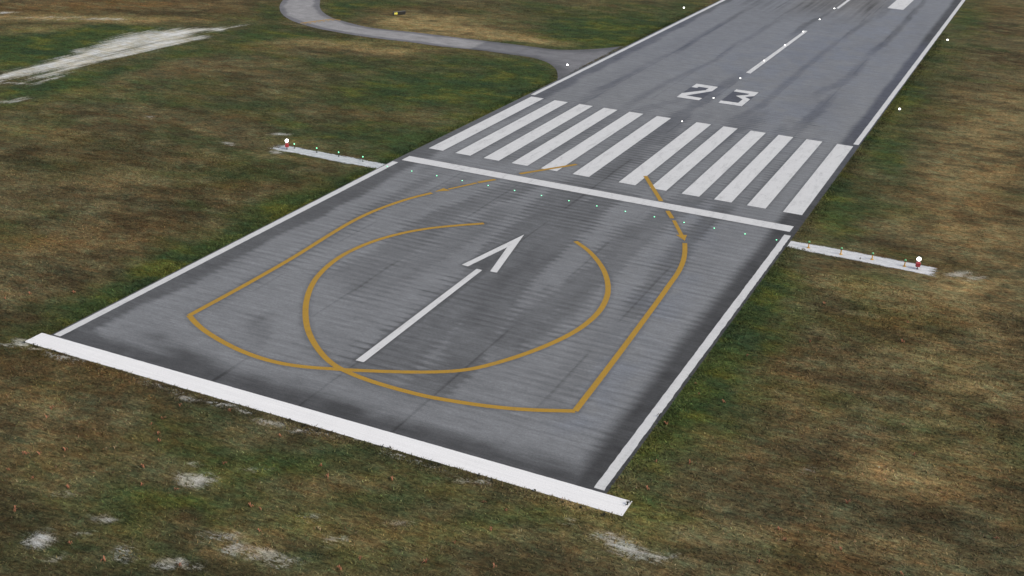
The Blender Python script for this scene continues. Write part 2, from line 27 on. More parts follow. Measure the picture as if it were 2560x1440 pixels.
PATCH = {'green': [(-23.2495, -18.0806, 0.1048, 0.0949, 0.2859, 0.0087, 0.9), (-23.5542, -28.5541, 0.109, 0.1098, 0.3065, 0.0107, 0.9), (-23.5078, -37.4894, 0.1129, 0.1253, 0.3272, 0.0121, 0.8), (-23.4616, -46.3947, 0.1168, 0.1443, 0.3507, 0.0138, 0.8), (-23.7109, -52.0068, 0.1275, 0.17, 0.3667, 0.016, 0.8), (-23.9386, -57.1342, 0.1565, 0.1993, 0.3631, -0.0703, 0.6), (-34.5646, -20.372, 0.1345, 0.1012, 0.0956, -0.1507, 0.6), (-26.9622, -38.3745, 0.123, 0.1281, 0.4008, -0.0587, 0.4), (-23.2853, -5.2603, 0.1644, 0.1202, 0.3224, -0.045, 0.8), (-21.1976, 11.3692, 0.1225, 0.082, 0.2534, -0.0091, 0.8), (-25.7958, 3.9975, 0.1045, 0.0582, 0.0779, -0.1185, 0.7), (-31.4726, -0.7755, 0.1036, 0.0641, 0.1057, -0.1611, 0.5), (-37.6529, 31.2864, 0.0753, 0.0404, 0.0516, -0.0736, 0.6), (-28.3813, 37.7856, 0.139, 0.0644, 0.051, -0.0727, 0.9), (-26.4551, 42.2442, 0.3032, 0.1336, 0.0638, -0.0906, 0.6), (-26.5703, 22.1679, 0.1171, 0.0583, 0.0657, -0.0966, 0.6), (-55.0867, 31.6236, 0.1164, 0.0746, 0.1075, -0.1499, 0.5), (-39.8403, 46.0078, 0.0786, 0.0397, 0.1142, -0.1584, 0.7), (-38.9659, -2.5593, 0.1706, 0.1167, 0.1034, -0.1567, 0.5), (-53.025, 4.1712, 0.0775, 0.0583, 0.0679, -0.0999, 0.35), (-65.6069, 3.3126, 0.0708, 0.0641, 0.1531, -0.0658, 0.4), (-61.5041, 30.3832, 0.1138, 0.0779, 0.1321, -0.1831, 0.4), (-40.043, 23.7593, 0.0958, 0.0553, 0.0488, -0.0704, 0.45), (-56.3313, -18.0826, 0.1032, 0.0954, 0.1377, -0.2102, 0.3), (-54.1788, -29.506, 0.1244, 0.1249, 0.1573, -0.2464, 0.25), (-47.1185, -24.9976, 0.1115, 0.1002, 0.1248, -0.1954, 0.25), (-42.2875, 16.6904, 0.0779, 0.0482, 0.0513, -0.0746, 0.45), (-65.8963, -20.3334, 0.1318, 0.1351, 0.107, -0.1621, 0.3), (-98.5, 21.3579, 0.0492, 0.0492, 0.0665, -0.0288, 1.1), (-98.9116, 11.8638, 0.0882, 0.0904, 0.0416, -0.0568, 0.8), (-96.9401, 30.4798, 0.0703, 0.0615, 0.0358, -0.113, 0.8), (-78.9996, -1.9025, 0.0785, 0.0833, 0.2239, -0.0548, 0.8), (-78.4686, 13.2549, 0.0666, 0.064, 0.3114, -0.0389, 0.7), (-81.3123, -8.0499, 0.2348, 0.246, 0.189, -0.2741, 0.7), (-77.0007, 27.916, 0.0923, 0.0729, 0.1443, -0.1969, 0.6), (-76.5372, 39.7106, 0.125, 0.0917, 0.0716, -0.0957, 0.8), (-72.1417, 47.1079, 0.1382, 0.094, 0.1285, -0.1707, 0.8), (-62.0098, 48.5418, 0.1287, 0.0797, 0.1543, -0.2071, 0.6), (-87.8972, 50.5343, 0.1292, 0.0972, 0.0664, -0.0859, 0.5), (-87.979, 60.1456, 0.2833, 0.2027, 0.0521, -0.0663, 0.7), (-35.4874, 76.9161, 0.0926, 0.0381, 0.047, -0.0623, 0.8), (-27.9426, 91.9561, 0.0704, 0.0247, 0.033, -0.043, 0.9), (-28.127, 71.7023, 0.1505, 0.0581, 0.1124, -0.1515, 0.9), (-42.226, 61.2351, 0.0832, 0.0398, 0.2288, -0.3083, 0.8), (-61.7964, 61.4301, 0.1126, 0.065, 0.2836, -0.3725, 0.7), (-78.1063, 68.9278, 0.1908, 0.1214, 0.0614, -0.0779, 0.9), (-76.5742, 80.8391, 0.0928, 0.0551, 0.1199, -0.1496, 0.8), (-49.8972, 95.4626, 0.0729, 0.0321, 0.0601, -0.0759, 0.4), (-27.0881, 119.3108, 0.1946, 0.0602, 0.068, -0.085, 0.6), (-31.5559, 69.1567, 0.1124, 0.0458, 0.1291, -0.1738, 0.9), (23.6891, 11.4155, 0.1637, 0.1047, 0.2168, -0.0066, 0.9), (23.9131, 34.4646, 0.1475, 0.0933, 0.1985, 0.0001, 0.8), (23.6774, 64.9363, 0.1313, 0.0685, 0.1911, 0.0003, 0.9), (23.6179, 99.5949, 0.1166, 0.0507, 0.1877, 0.0003, 0.8), (25.5202, 143.6826, 0.1183, 0.0357, 0.2128, -0.0049, 0.8), (28.0461, 26.8189, 0.3493, 0.0508, 0.0549, -0.0853, 0.5), (26.3971, -0.6395, 0.3483, 0.0653, 0.0877, -0.1432, 0.7), (24.2106, -18.0779, 0.12, 0.1002, 0.4022, -0.0166, 0.9), (24.4972, -28.0549, 0.1156, 0.1298, 0.304, -0.0012, 1.0), (23.7111, -36.3637, 0.108, 0.1368, 0.3248, 0.0009, 0.9), (24.0209, -45.8574, 0.1234, 0.1798, 0.4007, 0.0, 0.8), (24.2812, -53.8342, 0.1568, 0.2109, 0.3738, -0.0215, 0.8), (25.6623, -60.9749, 0.3536, 0.1239, 0.1878, -0.3456, 0.7), (26.3979, -45.8653, 0.2837, 0.0802, 0.1409, -0.2514, 0.4), (-5.357, -63.6644, 0.1956, 0.1564, 0.2193, -0.3913, 0.4), (-1.0066, -66.6806, 0.223, 0.1719, 0.2421, -0.4371, 0.5), (6.5042, -63.0929, 0.2043, 0.1282, 0.2427, -0.4386, 0.5), (12.2345, -62.7048, 0.2462, 0.1342, 0.2038, -0.3705, 0.5), (10.9724, -67.0197, 0.2354, 0.1408, 0.275, -0.5037, 0.4), (-2.9812, -74.1453, 0.2152, 0.1933, 0.2766, -0.5062, 0.4), (1.3267, -72.7728, 0.304, 0.2459, 0.3747, -0.6872, 0.6), (-4.5617, -77.4042, 0.2165, 0.2114, 0.3892, -0.716, 0.3), (3.2865, -66.5458, 0.3253, 0.2298, 0.2519, -0.4568, 0.5), (19.9203, -65.9704, 0.2562, 0.1177, 0.2363, -0.4365, 0.5), (11.3185, -74.1031, 0.2513, 0.1664, 0.3229, -0.6009, 0.4), (-17.1538, -65.6538, 0.1907, 0.1892, 0.2725, -0.4814, 0.2), (-2.3726, -71.2676, 0.0758, 0.0643, 0.0617, -0.1122, 0.32), (11.8483, -68.484, 0.0859, 0.0514, 0.0954, -0.1756, 0.32), (-0.0799, -78.9765, 0.115, 0.1062, 0.2119, -0.3932, 0.25), (-3.3788, -81.5895, 0.3387, 0.3491, 0.4338, -0.8066, 0.3), (15.0639, -71.6704, 0.3205, 0.1851, 0.3184, -0.5919, 0.3)], 'yellow': [(-21.4697, -18.5267, 0.2652, 0.2369, 0.7246, 0.0134, 0.6), (-24.885, -29.3737, 0.1807, 0.1862, 0.7641, 0.0343, 0.6), (-21.6642, -39.8811, 0.321, 0.3207, 0.6314, -0.1175, 0.5), (-21.7419, -48.4229, 0.2673, 0.318, 0.8497, -0.0418, 0.4), (-21.5936, 15.6759, 0.2875, 0.1397, 0.1426, -0.2134, 0.6), (-20.8447, 5.1555, 0.1994, 0.1307, 0.5095, -0.0739, 0.6), (-27.6757, 51.2754, 0.5834, 0.2484, 0.1731, -0.2415, 0.5), (-48.1935, 50.9179, 0.1122, 0.0603, 0.3201, -0.4355, 0.5), (-56.846, 47.6272, 0.1463, 0.0869, 0.3168, -0.4287, 0.5), (24.452, 51.5248, 0.2426, 0.116, 0.3897, -0.011, 0.6), (25.6619, -1.0899, 0.4056, 0.0785, 0.1463, -0.2389, 0.5), (25.4026, -21.6342, 0.4648, 0.1074, 0.1905, -0.3233, 0.4), (24.3149, -40.7026, 0.2455, 0.1961, 0.6598, -0.1072, 0.6), (24.7302, -50.0031, 0.3864, 0.1222, 0.2245, -0.4032, 0.5), (26.7988, -61.3122, 0.4388, 0.1477, 0.3829, -0.7059, 0.5), (20.4661, -64.2762, 0.3169, 0.1396, 0.4582, -0.8438, 0.5), (-3.7718, -66.4695, 0.3795, 0.3069, 0.4696, -0.8444, 0.4), (1.0708, -69.3756, 0.5418, 0.4176, 0.5219, -0.9498, 0.6), (8.1002, -70.5214, 0.441, 0.2979, 0.5751, -1.0581, 0.7), (17.5803, -68.1412, 0.4781, 0.2435, 0.4029, -0.7456, 0.5), (3.7218, -70.4825, 0.4211, 0.3128, 0.5488, -1.0043, 0.4), (-76.9976, -3.2219, 0.1418, 0.1384, 0.3235, -0.4676, 0.4), (-74.5256, -9.2296, 0.1173, 0.1257, 0.5961, -0.2465, 0.5), (-52.0755, -1.2434, 0.1986, 0.154, 0.3585, -0.533, 0.3), (-24.314, 73.2957, 0.2732, 0.0996, 0.3009, -0.4061, 0.7), (32.9193, -41.5374, 0.5785, 0.1156, 0.2764, -0.4924, 0.3), (30.9411, -15.1801, 0.4614, 0.0795, 0.2717, -0.4584, 0.4)], 'tan': [(-60.9757, 65.6904, 0.1029, 0.0559, 0.0334, -0.1101, 0.8), (-65.5029, 67.8487, 0.1999, 0.1154, 0.1613, -0.2086, 0.6), (-48.016, 65.2722, 0.0865, 0.0412, 0.0386, -0.1792, 0.75), (-38.4584, 66.0868, 0.1218, 0.052, 0.0791, -0.3653, 0.7), (-57.6613, 76.3557, 0.1001, 0.0518, 0.1124, -0.1447, 0.5), (-62.7616, 44.8099, 0.1005, 0.0624, 0.1347, -0.3318, 0.7), (-54.799, 44.1811, 0.1342, 0.0797, 0.2181, -0.2977, 0.6), (-69.6662, 38.9217, 0.143, 0.0998, 0.2402, -0.3247, 0.5), (-51.4438, 44.7803, 0.2262, 0.1297, 0.2476, -0.339, 0.5), (-118.2346, 30.7081, 0.0643, 0.066, 0.1689, -0.2171, 0.9), (-107.6328, 29.9547, 0.0625, 0.0619, 0.2557, -0.1533, 0.6), (-106.9504, 36.7142, 0.0937, 0.0865, 0.2117, -0.2734, 0.6), (-97.559, 43.0642, 0.0636, 0.0533, 0.1682, -0.2176, 0.5), (-107.3437, 22.6185, 0.1936, 0.1953, 0.2324, -0.3076, 0.5), (35.3301, 44.1811, 0.1902, 0.0254, 0.105, -0.0672, 0.6), (39.0652, 64.061, 0.3046, 0.0191, 0.0415, -0.0613, 0.5), (35.4532, 18.808, 0.2852, 0.0299, 0.062, -0.0986, 0.5), (39.8046, 30.508, 0.2728, 0.0194, 0.0675, -0.1057, 0.5), (34.9428, 4.5953, 0.207, 0.0247, 0.1448, -0.2364, 0.5), (41.0079, 2.8409, 0.2898, 0.0222, 0.0921, -0.1519, 0.5), (34.0786, -17.0418, 0.2249, 0.0193, 0.021, -0.3425, 0.6), (39.1655, -16.5926, 0.2324, 0.0102, 0.0181, -0.2976, 0.6), (29.397, -16.6375, 0.3075, 0.0577, 0.3917, -0.6615, 0.5), (43.6292, -23.2545, 0.3593, 0.0256, 0.0957, -0.1664, 0.5), (38.9771, -29.2469, 0.2395, 0.0121, 0.0287, -0.2869, 0.5), (35.0672, -33.8347, 0.3671, 0.06, 0.1851, -0.3256, 0.3), (42.9125, -33.1147, 0.3186, 0.0271, 0.1953, -0.3459, 0.5), (36.9518, -48.549, 0.36, 0.0302, 0.0847, -0.5328, 0.6), (39.3159, -48.9078, 0.3592, 0.0512, 0.2884, -0.5255, 0.5), (39.7864, -57.0491, 0.3938, 0.0596, 0.4808, -0.8914, 0.5), (43.3182, -43.8964, 0.3546, 0.0322, 0.1903, -0.3447, 0.45), (40.4531, -39.3171, 0.3028, 0.0352, 0.2839, -0.5079, 0.35), (46.027, -50.3957, 0.7154, 0.0469, 0.2225, -0.4097, 0.3), (32.7106, -59.508, 0.4126, 0.1032, 0.392, -0.7248, 0.4), (30.4953, -62.0601, 0.414, 0.1198, 0.4049, -0.7507, 0.5), (24.9512, -63.2465, 0.3037, 0.1129, 0.2349, -0.434, 0.6), (22.0595, -62.4502, 0.3455, 0.1407, 0.4308, -0.7917, 0.5), (20.8731, -66.3619, 0.3248, 0.1455, 0.4014, -0.7428, 0.4), (4.7691, -74.1734, 0.2192, 0.169, 0.4009, -0.7405, 0.35), (13.6923, -71.1225, 0.2692, 0.1599, 0.4764, -0.8832, 0.3), (37.4277, -10.227, 0.2584, 0.0142, 0.016, -0.39, 0.5), (40.4019, -11.7409, 0.3203, 0.029, 0.2307, -0.3908, 0.5), (22.9219, -61.981, 0.5453, 0.2143, 0.5595, -1.0282, 0.4), (-44.2812, -28.157, 0.0919, 0.0825, 0.1971, -0.3118, 0.3), (-63.2468, -18.5848, 0.0797, 0.0787, 0.1067, -0.1616, 0.2), (-42.5271, -18.556, 0.119, 0.0963, 0.2559, -0.398, 0.3), (7.5946, -72.6437, 0.1786, 0.1262, 0.3996, -0.738, 0.25), (-8.03, -73.8523, 0.2548, 0.2488, 0.3479, -0.6325, 0.2), (30.8144, -51.9291, 0.3125, 0.0782, 0.3288, -0.5971, 0.3)], 'orange': [(-113.6188, 49.0519, 0.041, 0.0368, 0.1093, -0.1369, 0.8), (-119.6938, 37.6495, 0.0669, 0.0664, 0.1607, -0.2036, 0.6), (-96.4977, 43.8847, 0.0956, 0.0792, 0.28, -0.3621, 0.7), (-94.6969, 54.8654, 0.1403, 0.1081, 0.1578, -0.2007, 0.5), (-49.2587, 70.9747, 0.1048, 0.0513, 0.1675, -0.22, 0.4), (-50.9161, 58.8641, 0.1083, 0.0573, 0.2251, -0.3011, 0.4), (-40.444, 68.8142, 0.1868, 0.0844, 0.2191, -0.292, 0.6), (-59.509, 44.503, 0.1462, 0.0905, 0.3845, -0.5214, 0.4), (-72.3041, 33.9413, 0.1078, 0.0791, 0.3284, -0.4462, 0.4), (-71.5405, 78.3042, 0.076, 0.0439, 0.1484, -0.1872, 0.3), (37.8122, 12.2382, 0.1719, 0.0161, 0.0809, -0.1307, 0.5), (36.1083, -5.1815, 0.1908, 0.0227, 0.1644, -0.2737, 0.35), (42.2058, -12.778, 0.3269, 0.0251, 0.1422, -0.2418, 0.4), (32.5165, -24.3216, 0.2498, 0.043, 0.1564, -0.2691, 0.35), (42.378, -47.2272, 0.2858, 0.03, 0.2012, -0.3665, 0.4), (35.8393, -57.3516, 0.2977, 0.0604, 0.29, -0.5357, 0.35), (39.8046, 30.508, 0.3637, 0.0259, 0.0562, -0.0881, 0.4), (36.1022, -24.0742, 0.2195, 0.0306, 0.1601, -0.2765, 0.4), (44.2743, -39.7505, 0.3776, 0.029, 0.2221, -0.3993, 0.35), (-38.5114, -46.565, 0.147, 0.1499, 0.1285, -0.2125, 0.45), (-32.4994, -38.0069, 0.129, 0.1119, 0.1914, -0.3132, 0.4), (-31.4021, -23.2037, 0.1214, 0.0902, 0.2235, -0.3557, 0.4), (-21.3117, -58.1629, 0.1903, 0.1807, 0.2778, -0.4806, 0.3), (13.7131, -69.331, 0.2472, 0.1428, 0.2975, -0.5496, 0.35), (-9.6922, -68.5709, 0.1818, 0.1679, 0.3081, -0.5526, 0.3), (-8.3121, -71.8482, 0.1881, 0.1787, 0.3331, -0.6026, 0.3), (7.2309, -67.0387, 0.2832, 0.185, 0.3529, -0.6438, 0.35), (22.4418, -60.759, 0.4693, 0.1844, 0.7752, -1.4201, 0.5), (-13.2307, -62.7322, 0.141, 0.0866, -0.2274, -1.857, 0.5), (31.779, 64.6718, 0.1766, 0.0175, 0.06, -0.0878, 0.3), (29.6559, -34.5728, 0.2651, 0.0579, 0.1793, -0.3138, 0.3), (29.1014, 158.091, 0.1533, 0.0118, 0.0438, -0.0552, 0.3)], 'dark': [(-108.5309, 46.461, 0.039, 0.0344, 0.1979, -0.2507, 0.5), (-90.1472, 53.5256, 0.0636, 0.0478, 0.1347, -0.1728, 0.5), (-100.0677, 48.1951, 0.0933, 0.0773, 0.2017, -0.2577, 0.5), (-107.6099, 30.8428, 0.0632, 0.0607, 0.2927, -0.3815, 0.4), (-111.136, 28.1378, 0.113, 0.1128, 0.2521, -0.3286, 0.5), (-48.7357, 7.0892, 0.0602, 0.0426, 0.0451, -0.0662, 0.3), (-54.8008, -13.0103, 0.0629, 0.0549, 0.0633, -0.0959, 0.3), (-36.0002, -21.2827, 0.1562, 0.1204, 0.0958, -0.151, 0.3), (-25.7553, -48.7859, 0.1898, 0.1704, 0.1937, -0.3268, 0.3), (-27.1784, -57.2588, 0.1957, 0.1986, 0.2177, -0.3732, 0.5), (-17.906, -61.7482, 0.1921, 0.1277, -0.1919, -1.5387, 0.6), (-6.9893, -61.6222, 0.1848, 0.0976, -0.1853, -1.3894, 0.7), (2.6795, -61.0571, 0.215, 0.092, -0.1198, -1.2324, 0.6), (11.9977, -61.1863, 0.2352, 0.0735, -0.1303, -1.2792, 0.5), (0.4983, -74.6537, 0.2401, 0.2036, 0.3316, -0.6101, 0.8), (-3.8703, -72.0906, 0.2627, 0.232, 0.525, -0.9554, 0.5), (6.7742, -60.0014, 0.5333, 0.319, 0.9169, -1.6467, 0.5), (16.5387, -64.4779, 0.3048, 0.1516, 0.5521, -1.0125, 0.4), (31.758, -29.2287, 0.2383, 0.0447, 0.134, -0.2326, 0.4), (40.3497, -35.983, 0.3911, 0.0444, 0.2675, -0.4753, 0.35), (36.9444, -41.928, 0.4011, 0.0631, 0.4326, -0.7749, 0.4), (32.2353, -48.8544, 0.2636, 0.0592, 0.1885, -0.3406, 0.4), (35.3517, -53.7119, 0.2851, 0.057, 0.2139, -0.3918, 0.45), (44.8276, -46.9642, 0.4086, 0.0313, 0.1708, -0.3119, 0.4), (40.9884, -52.1502, 0.3464, 0.0443, 0.274, -0.5036, 0.35), (31.4179, -56.3646, 0.3284, 0.0843, 0.2713, -0.4976, 0.4), (22.9267, -67.013, 0.3343, 0.1411, 0.4165, -0.7738, 0.3), (24.7243, 75.0116, 0.2221, 0.0925, 0.2323, -0.0062, 0.4), (24.1752, 18.6891, 0.189, 0.134, 0.3266, -0.0003, 0.5), (25.7811, -31.8117, 0.1976, 0.2297, 0.4756, -0.0072, 0.4), (-21.7817, -12.2631, 0.2581, 0.2184, 0.8927, 0.0176, 0.4), (30.3932, -9.8134, 0.2079, 0.0204, -0.0591, -0.9164, 0.5), (26.4336, -10.9924, 0.3319, 0.0431, -0.0545, -0.9222, 0.4), (37.5455, -11.2655, 0.4694, 0.0532, 0.3852, -0.6499, 0.5), (-18.6787, 10.8304, 0.2486, 0.1624, 0.6435, -0.0322, 0.5), (-23.2932, -2.4286, 0.256, 0.1947, 1.0875, -0.0288, 0.4), (45.4528, -33.1107, 0.8952, 0.0538, 0.0399, -0.0709, 0.35), (7.9552, -75.0726, 0.3661, 0.2669, 0.6358, -1.1811, 0.4), (34.0523, 111.3685, 0.1832, 0.013, 0.029, -0.0395, 0.3), (44.5813, -55.3557, 0.3196, 0.0281, 0.3048, -0.5662, 0.35)], 'sand': [(-88.3219, -1.359, 0.2418, 0.2882, 0.6916, 0.0909, 1.1), (-88.4795, 3.9212, 0.1988, 0.2278, 0.5514, 0.071, 1.1), (-88.4601, 9.3067, 0.2354, 0.2593, 0.5917, 0.074, 1.1), (-89.3293, 14.6843, 0.2549, 0.2739, 0.6617, 0.1045, 1.0), (-84.3417, 2.0342, 0.2117, 0.2302, 0.7353, -0.076, 0.8), (-85.6407, 8.7613, 0.2427, 0.2593, 0.9307, 0.0356, 0.8), (-90.4475, 20.5884, 0.2565, 0.2606, 0.3238, 0.019, 1.0), (-91.0565, 25.7469, 0.2112, 0.2039, 0.2226, -0.0142, 1.1), (-89.2356, 30.2178, 0.1952, 0.1785, 0.2215, -0.0379, 1.1), (-88.5328, 34.7671, 0.1956, 0.1707, 0.3187, -0.0933, 1.1), (-87.8033, 39.4888, 0.2958, 0.243, 0.5816, -0.3734, 0.9), (-85.3018, 41.386, 0.8598, 0.6676, 0.5562, -0.7333, 0.9), (-85.3484, 44.3716, 0.2573, 0.2077, 1.5403, -0.4532, 0.4), (-85.0703, 49.0368, 0.2797, 0.2258, 2.0547, -0.1672, 0.25), (-85.1646, 17.3676, 0.2026, 0.1986, 0.7906, -0.0732, 0.9), (-85.0004, 23.865, 0.1965, 0.1871, 0.7165, -0.0036, 0.9), (-84.6281, 30.526, 0.1961, 0.1759, 0.7444, -0.0668, 0.7), (-83.7914, 35.4876, 0.265, 0.2228, 0.8894, -0.2756, 0.5), (-85.2689, 13.2433, 0.2489, 0.2474, 1.1019, -0.2216, 0.7), (-91.9799, 16.2331, 0.6671, 0.6799, 1.055, -0.179, 0.9), (-84.3841, -3.7211, 0.3429, 0.3554, 0.837, -1.1992, 0.7), (-77.7037, -9.1574, 0.5545, 0.6078, 1.043, -0.4163, 0.9), (-77.8146, -11.7178, 0.4651, 0.5211, 1.1924, -0.4809, 0.8), (-106.4315, 37.116, 0.225, 0.2067, 0.4835, -0.6244, 0.8), (-123.7605, 32.0218, 0.3053, 0.3207, 0.469, -0.5967, 0.8), (-114.6573, 33.4919, 0.1224, 0.1208, 0.5604, -0.7201, 0.5), (-112.0997, 32.7265, 0.1856, 0.1812, 0.8528, -1.1012, 0.4), (-58.447, -7.3708, 0.8887, 0.6867, -0.157, -2.8457, 0.5), (-43.3389, -11.7621, 0.7312, 0.5303, 0.3741, -1.6152, 0.6), (-40.4717, -4.6081, 0.5333, 0.3768, 1.047, -1.5895, 0.6), (-0.1073, -70.2327, 0.8293, 0.7133, 0.9091, -1.2333, 1.1), (-1.4908, -70.2551, 1.2753, 1.0469, 0.8631, -1.5689, 0.5), (-4.2188, -70.412, 1.2422, 1.0748, 2.0219, -3.6649, 0.5), (-1.6384, -68.7138, 1.0495, 0.8439, 1.6705, -3.0261, 0.4), (-4.046, -79.9143, 0.6906, 1.1161, 1.265, -0.3319, 0.85), (-2.1726, -78.1544, 1.5229, 1.4426, 1.7411, -3.2174, 0.7), (-2.1422, -80.9244, 1.047, 1.2569, 1.5612, -1.4905, 0.7), (1.2915, -78.7438, 1.166, 1.0442, 0.7134, -1.3255, 0.5), (3.8292, -77.9207, 1.1179, 0.9368, 0.9261, -1.7228, 0.7), (4.8698, -77.1531, 1.1991, 0.9699, 0.9205, -1.7115, 0.45), (5.7896, -74.951, 1.4874, 1.1361, 0.9522, -1.7637, 0.7), (7.6514, -74.467, 0.7659, 0.3897, 0.206, -2.2474, 0.85), (11.0951, -71.9109, 1.0245, 0.6584, 0.8752, -1.6205, 0.5), (8.3076, -70.4087, 0.8832, 0.5926, 0.9583, -1.763, 0.4), (-2.2595, -76.617, 0.8276, 0.7645, 0.9804, -1.8054, 0.35), (4.367, -74.3911, 0.5831, 0.4549, 1.0027, -1.8521, 0.35), (9.5445, -74.6389, 0.7426, 0.518, 0.9155, -1.7021, 0.4), (-5.5699, -76.0494, 0.7957, 0.7727, 1.1216, -2.0547, 0.3), (2.1036, -67.4704, 0.6476, 0.4752, 1.2681, -2.3013, 0.3), (13.3085, -68.6305, 0.7339, 0.4238, 1.1669, -2.151, 0.25), (25.5855, -64.6197, 0.7645, 0.1141, -0.1059, -1.1971, 0.7), (28.3614, -64.5186, 1.8869, 0.6223, 1.3933, -2.5906, 0.5), (22.1138, -63.8538, 1.2847, 0.5328, 0.9625, -1.7742, 0.3), (38.6739, -8.4715, 0.869, 0.0887, 0.6544, -1.0996, 0.65), (40.4946, -8.8524, 1.0858, 0.0954, 0.761, -1.2823, 0.55), (27.0722, -64.9972, 0.8593, 0.1583, 0.1188, -2.1805, 0.4), (24.0455, -64.1948, 0.7895, 0.3074, 1.1878, -2.1961, 0.35), (-87.1182, 13.5735, 0.1688, 0.1773, 1.1263, 0.0917, 0.6), (-82.3072, -0.0154, 0.254, 0.2809, 1.1397, -0.0221, 0.5), (-23.8971, -61.2921, 1.5381, 1.5771, 0.5112, -0.8873, 0.8), (-24.4018, -61.9836, 0.8197, 0.8542, 0.9011, -1.5655, 0.4), (33.3464, -50.2538, 1.26, 0.2713, 0.6988, -1.2681, 0.25), (-36.519, -10.9928, 0.8946, 0.636, 0.5701, -0.8804, 0.5), (-22.2584, -61.7386, 1.002, 0.7981, 0.0217, -3.1055, 0.7946), (-20.5307, -61.7408, 1.0167, 0.7874, 0.0196, -2.7824, 0.6086), (-18.8279, -61.7431, 1.0315, 0.7765, 0.021, -2.9529, 0.7802), (-17.1495, -61.7453, 1.0464, 0.7653, 0.0185, -2.582, 0.6946), (-15.495, -61.7474, 1.0615, 0.7539, 0.0179, -2.4791, 0.5237), (-13.864, -61.7496, 1.0766, 0.7422, 0.0194, -2.6619, 0.4669), (-12.2558, -61.7517, 1.0919, 0.7303, 0.0227, -3.0884, 0.7445), (-10.6701, -61.7538, 1.1072, 0.7182, 0.0211, -2.8576, 0.7209), (-9.1063, -61.7558, 1.1227, 0.7058, 0.0199, -2.6665, 0.4641), (-7.564, -61.7578, 1.1382, 0.6932, 0.0195, -2.5945, 0.6131), (-6.0428, -61.7598, 1.1539, 0.6803, 0.0231, -3.0531, 0.6475), (-4.5422, -61.7618, 1.1697, 0.6672, 0.024, -3.144, 0.809), (-3.0618, -61.7637, 1.1856, 0.6538, 0.0286, -3.7134, 0.7763), (-1.6013, -61.7657, 1.2016, 0.6402, 0.0281, -3.6257, 0.5899), (-0.1602, -61.7675, 1.2177, 0.6264, 0.0216, -2.7675, 0.7054), (1.2619, -61.7694, 1.2339, 0.6123, 0.0234, -2.9662, 0.6448), (2.6654, -61.7713, 1.2502, 0.598, 0.0235, -2.9644, 0.608), (4.0505, -61.7731, 1.2667, 0.5835, 0.0284, -3.5502, 0.6759), (5.4177, -61.7749, 1.2832, 0.5687, 0.025, -3.1053, 0.6271), (6.7674, -61.7766, 1.2998, 0.5536, 0.031, -3.8181, 0.5954), (8.0997, -61.7784, 1.3166, 0.5383, 0.0266, -3.2609, 0.6764), (9.4152, -61.7801, 1.3334, 0.5228, 0.0263, -3.1928, 0.7303), (10.714, -61.7818, 1.3504, 0.5071, 0.0295, -3.5542, 0.5301), (11.9965, -61.7835, 1.3675, 0.4911, 0.037, -4.4267, 0.6247), (13.2631, -61.7851, 1.3847, 0.4748, 0.0319, -3.7999, 0.8217), (14.5139, -61.7868, 1.4019, 0.4583, 0.0266, -3.1413, 0.5696), (15.7494, -61.7884, 1.4193, 0.4416, 0.0363, -4.2615, 0.8179), (16.9697, -61.79, 1.4368, 0.4246, 0.0285, -3.3176, 0.5359), (18.1752, -61.7916, 1.4544, 0.4074, 0.026, -3.0122, 0.7903), (19.3662, -61.7931, 1.4722, 0.39, 0.0388, -4.4544, 0.5781), (20.5428, -61.7947, 1.49, 0.3723, 0.0326, -3.7151, 0.6967), (21.7053, -61.7962, 1.5079, 0.3544, 0.0273, -3.0949, 0.5897), (22.8541, -61.7977, 1.5259, 0.3362, 0.0271, -3.0481, 0.5834), (23.9893, -61.7992, 1.5441, 0.3178, 0.037, -4.1381, 0.5309)]}
